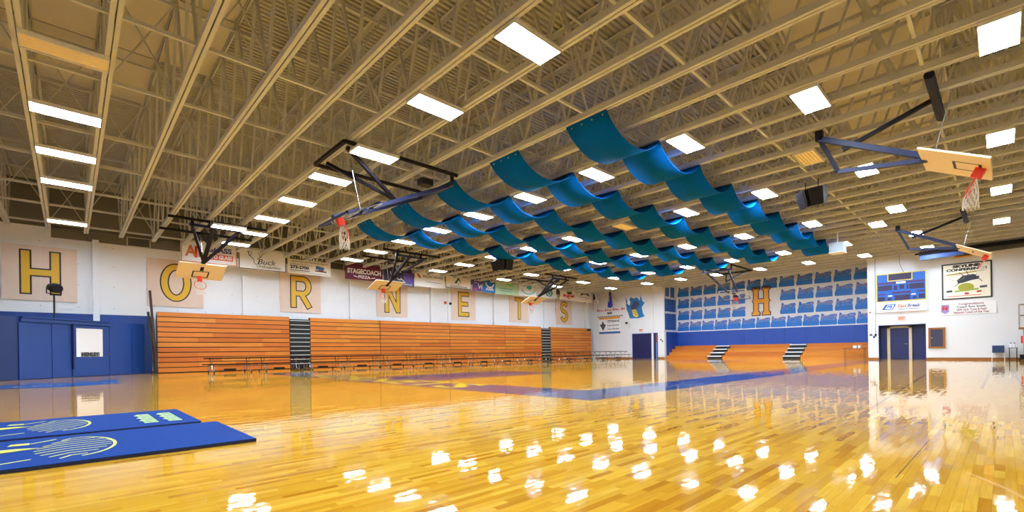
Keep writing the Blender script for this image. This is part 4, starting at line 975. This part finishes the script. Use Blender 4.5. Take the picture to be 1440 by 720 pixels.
for x in (.22, .5):
    for y in (YR - .76, YR - .24): MB().tube((x, y, 0), (x, y, .64), .018, 6).build('leg', M_dark, t)
for i, x in enumerate((.28, .42)):
    t = thing('water_bottle', 'white bottle with dark cap, ' + ('next to the chair' if i == 0 else 'next to the lift') + ' on the small grey table', 'bottle', (x, YR - .5, .68), 'bottles on the side table')
    MB().tube((x, YR - .5, .68), (x, YR - .5, .86), .045, 12).tube((x, YR - .5, .86), (x, YR - .5, .9), .045, 12, .025).build('bottle_body', M_white, t); MB().tube((x, YR - .5, .9), (x, YR - .5, .95), .03, 10).build('bottle_cap', M_black, t)
t = thing('scaffold_lift', 'steel personnel lift with guard rails at the edge of the rear wall', 'lift', (1.1, YR - .8, 0))
for x in (.6, 1.6):
    for y in (YR - 1.2, YR - .45): MB().tube((x, y, 1.75), (x, y, 3.0), .025, 6).build('guard_post', M_chrome, t)
for z in (2.4, 2.98): MB().path([(.6, YR - 1.2, z), (1.6, YR - 1.2, z), (1.6, YR - .45, z), (.6, YR - .45, z), (.6, YR - 1.2, z)], .022).build('guard_rail', M_chrome, t)
MB().box(.57, 1.65, YR - 1.25, YR - .4, 1.66, 1.75).build('platform', M_base, t)
MB().box(.74, .95, YR - .95, YR - .7, .2, 1.66).build('lift_mast', M_chrome, t); MB().box(.6, .9, YR - 1.2, YR - .5, .05, .3).build('lift_base', M_dark, t); MB().box(.65, .73, YR - .9, YR - .75, .9, 1.3).build('red_cover', M_red, t)
for y in (YR - 1.2, YR - .5): MB().tube((.57, y, .06), (.64, y, .06), .06, 10).build('wheel', M_black, t)
t = thing('folding_table', 'small folding table with boxes in front of the low alcove bleachers', 'table', (-7.15, 39.6, 0))
MB().box(-7.75, -6.5, 39.35, 39.85, .72, .75).build('table_top', M_brown, t)
for x in (-7.68, -6.57):
    for y in (39.4, 39.8): MB().tube((x, y, 0), (x, y, .72), .02, 6).build('leg', M_base, t)
for i, (x, m_) in enumerate(((-7.1, M_white), (-6.85, M_white))):
    t = thing('supply_box', 'white supply box on the small folding table, ' + ('wider one' if i == 0 else 'narrower one by the pier'), 'box', (x, 39.6, .75), 'boxes on the folding table'); MB().box(x - .09 + .03 * i, x + .09 - .03 * i, 39.5, 39.7, .75, .93).build('box_body', m_, t); MB().box(x - .095 + .03 * i, x + .095 - .03 * i, 39.49, 39.71, .9, .94).build('box_lid', M_housing, t)

# ------------------------------------------------------------------ things hung from the roof
def speaker_cluster(lab, c, rz, n_, sz):
    t = thing('ceiling_speaker', lab, 'speaker', c)
    for i in range(n_):
        a = rz + (i - (n_ - 1) / 2) * .5; d = V((math.cos(a), math.sin(a), -.35)).normalized(); s_ = V((-math.sin(a), math.cos(a), 0)); u_ = d.cross(s_)
        p = V(c) + s_ * (i - (n_ - 1) / 2) * sz * .95
        f0 = frame(p, s_, u_); q = 1 if u_.z > 0 else -1
        cb = MB().prism([(-sz * .38, -sz * .6), (sz * .38, -sz * .6), (sz * .46, sz * .6), (-sz * .46, sz * .6)], f0, -sz * .35, sz * .35).build('speaker_cabinet', M_speaker, t)
        MB().quadbox(f0, -sz * .33, sz * .33, -sz * .52, sz * .52, sz * .35 * -1 - .01, sz * .35 * -1).quadbox(f0, -sz * .33, sz * .33, -sz * .52, sz * .52, sz * .35, sz * .35 + .01).build('grille', M_dark, cb)
        MB().tube(p + V((0, 0, sz * .5)), V((p.x, p.y, ZJ + .03)), .015, 5).build('hanging_rod', M_black, cb)
speaker_cluster('black loudspeaker pair hung from the roof beside the teal drapes', onax(1140, 277, 2, 5.95), math.radians(250), 2, .48)
speaker_cluster('three black loudspeakers hung under the drape ends toward letter E', onax(705, 372, 2, 5.7), math.radians(-60), 3, .46)
c = onax(1178, 349, 2, 5.75)
t = thing('ceiling_projector', 'pale hanging projector cage near the end of the drapes', 'projector', c)
MB().box(c.x - .3, c.x + .3, c.y - .3, c.y + .3, c.z - .22, c.z + .22).build('cage_body', mat('pale_blue_white', (170, 186, 204), .4), t); MB().tube(c + V((0, 0, .2)), V((c.x, c.y, ZJ + .03)), .03, 8).build('drop_pole', M_white, t); MB().box(c.x - .32, c.x + .32, c.y - .32, c.y + .32, c.z - .26, c.z - .22).build('cage_rim', M_housing, t)
t = thing('divider_curtain', 'rolled dark divider curtain beam with blue end box high on the rear wall', 'curtain', (0, 37, 5.9))
MB().beam((-3.35, 36.9, 6.08), (-1.5, 36.9, 6.16), .3, .3).build('end_box', mat('light_blue_steel', (60, 92, 170), .5), t); MB().beam((-3.4, 36.9, 6.3), (6.9, 36.9, 6.42), .34, .22).build('roller_beam', M_dark, t); MB().beam((-1.5, 36.9, 6.1), (6.9, 36.9, 6.32), .2, .26).build('rolled_curtain', mat('dark_olive', (70, 66, 52), .7), t)
MB().tube((-3.6, 36.9, 6.33), (-3.2, 36.9, 6.35), .05, 8).build('roller_axle', M_dark, t)
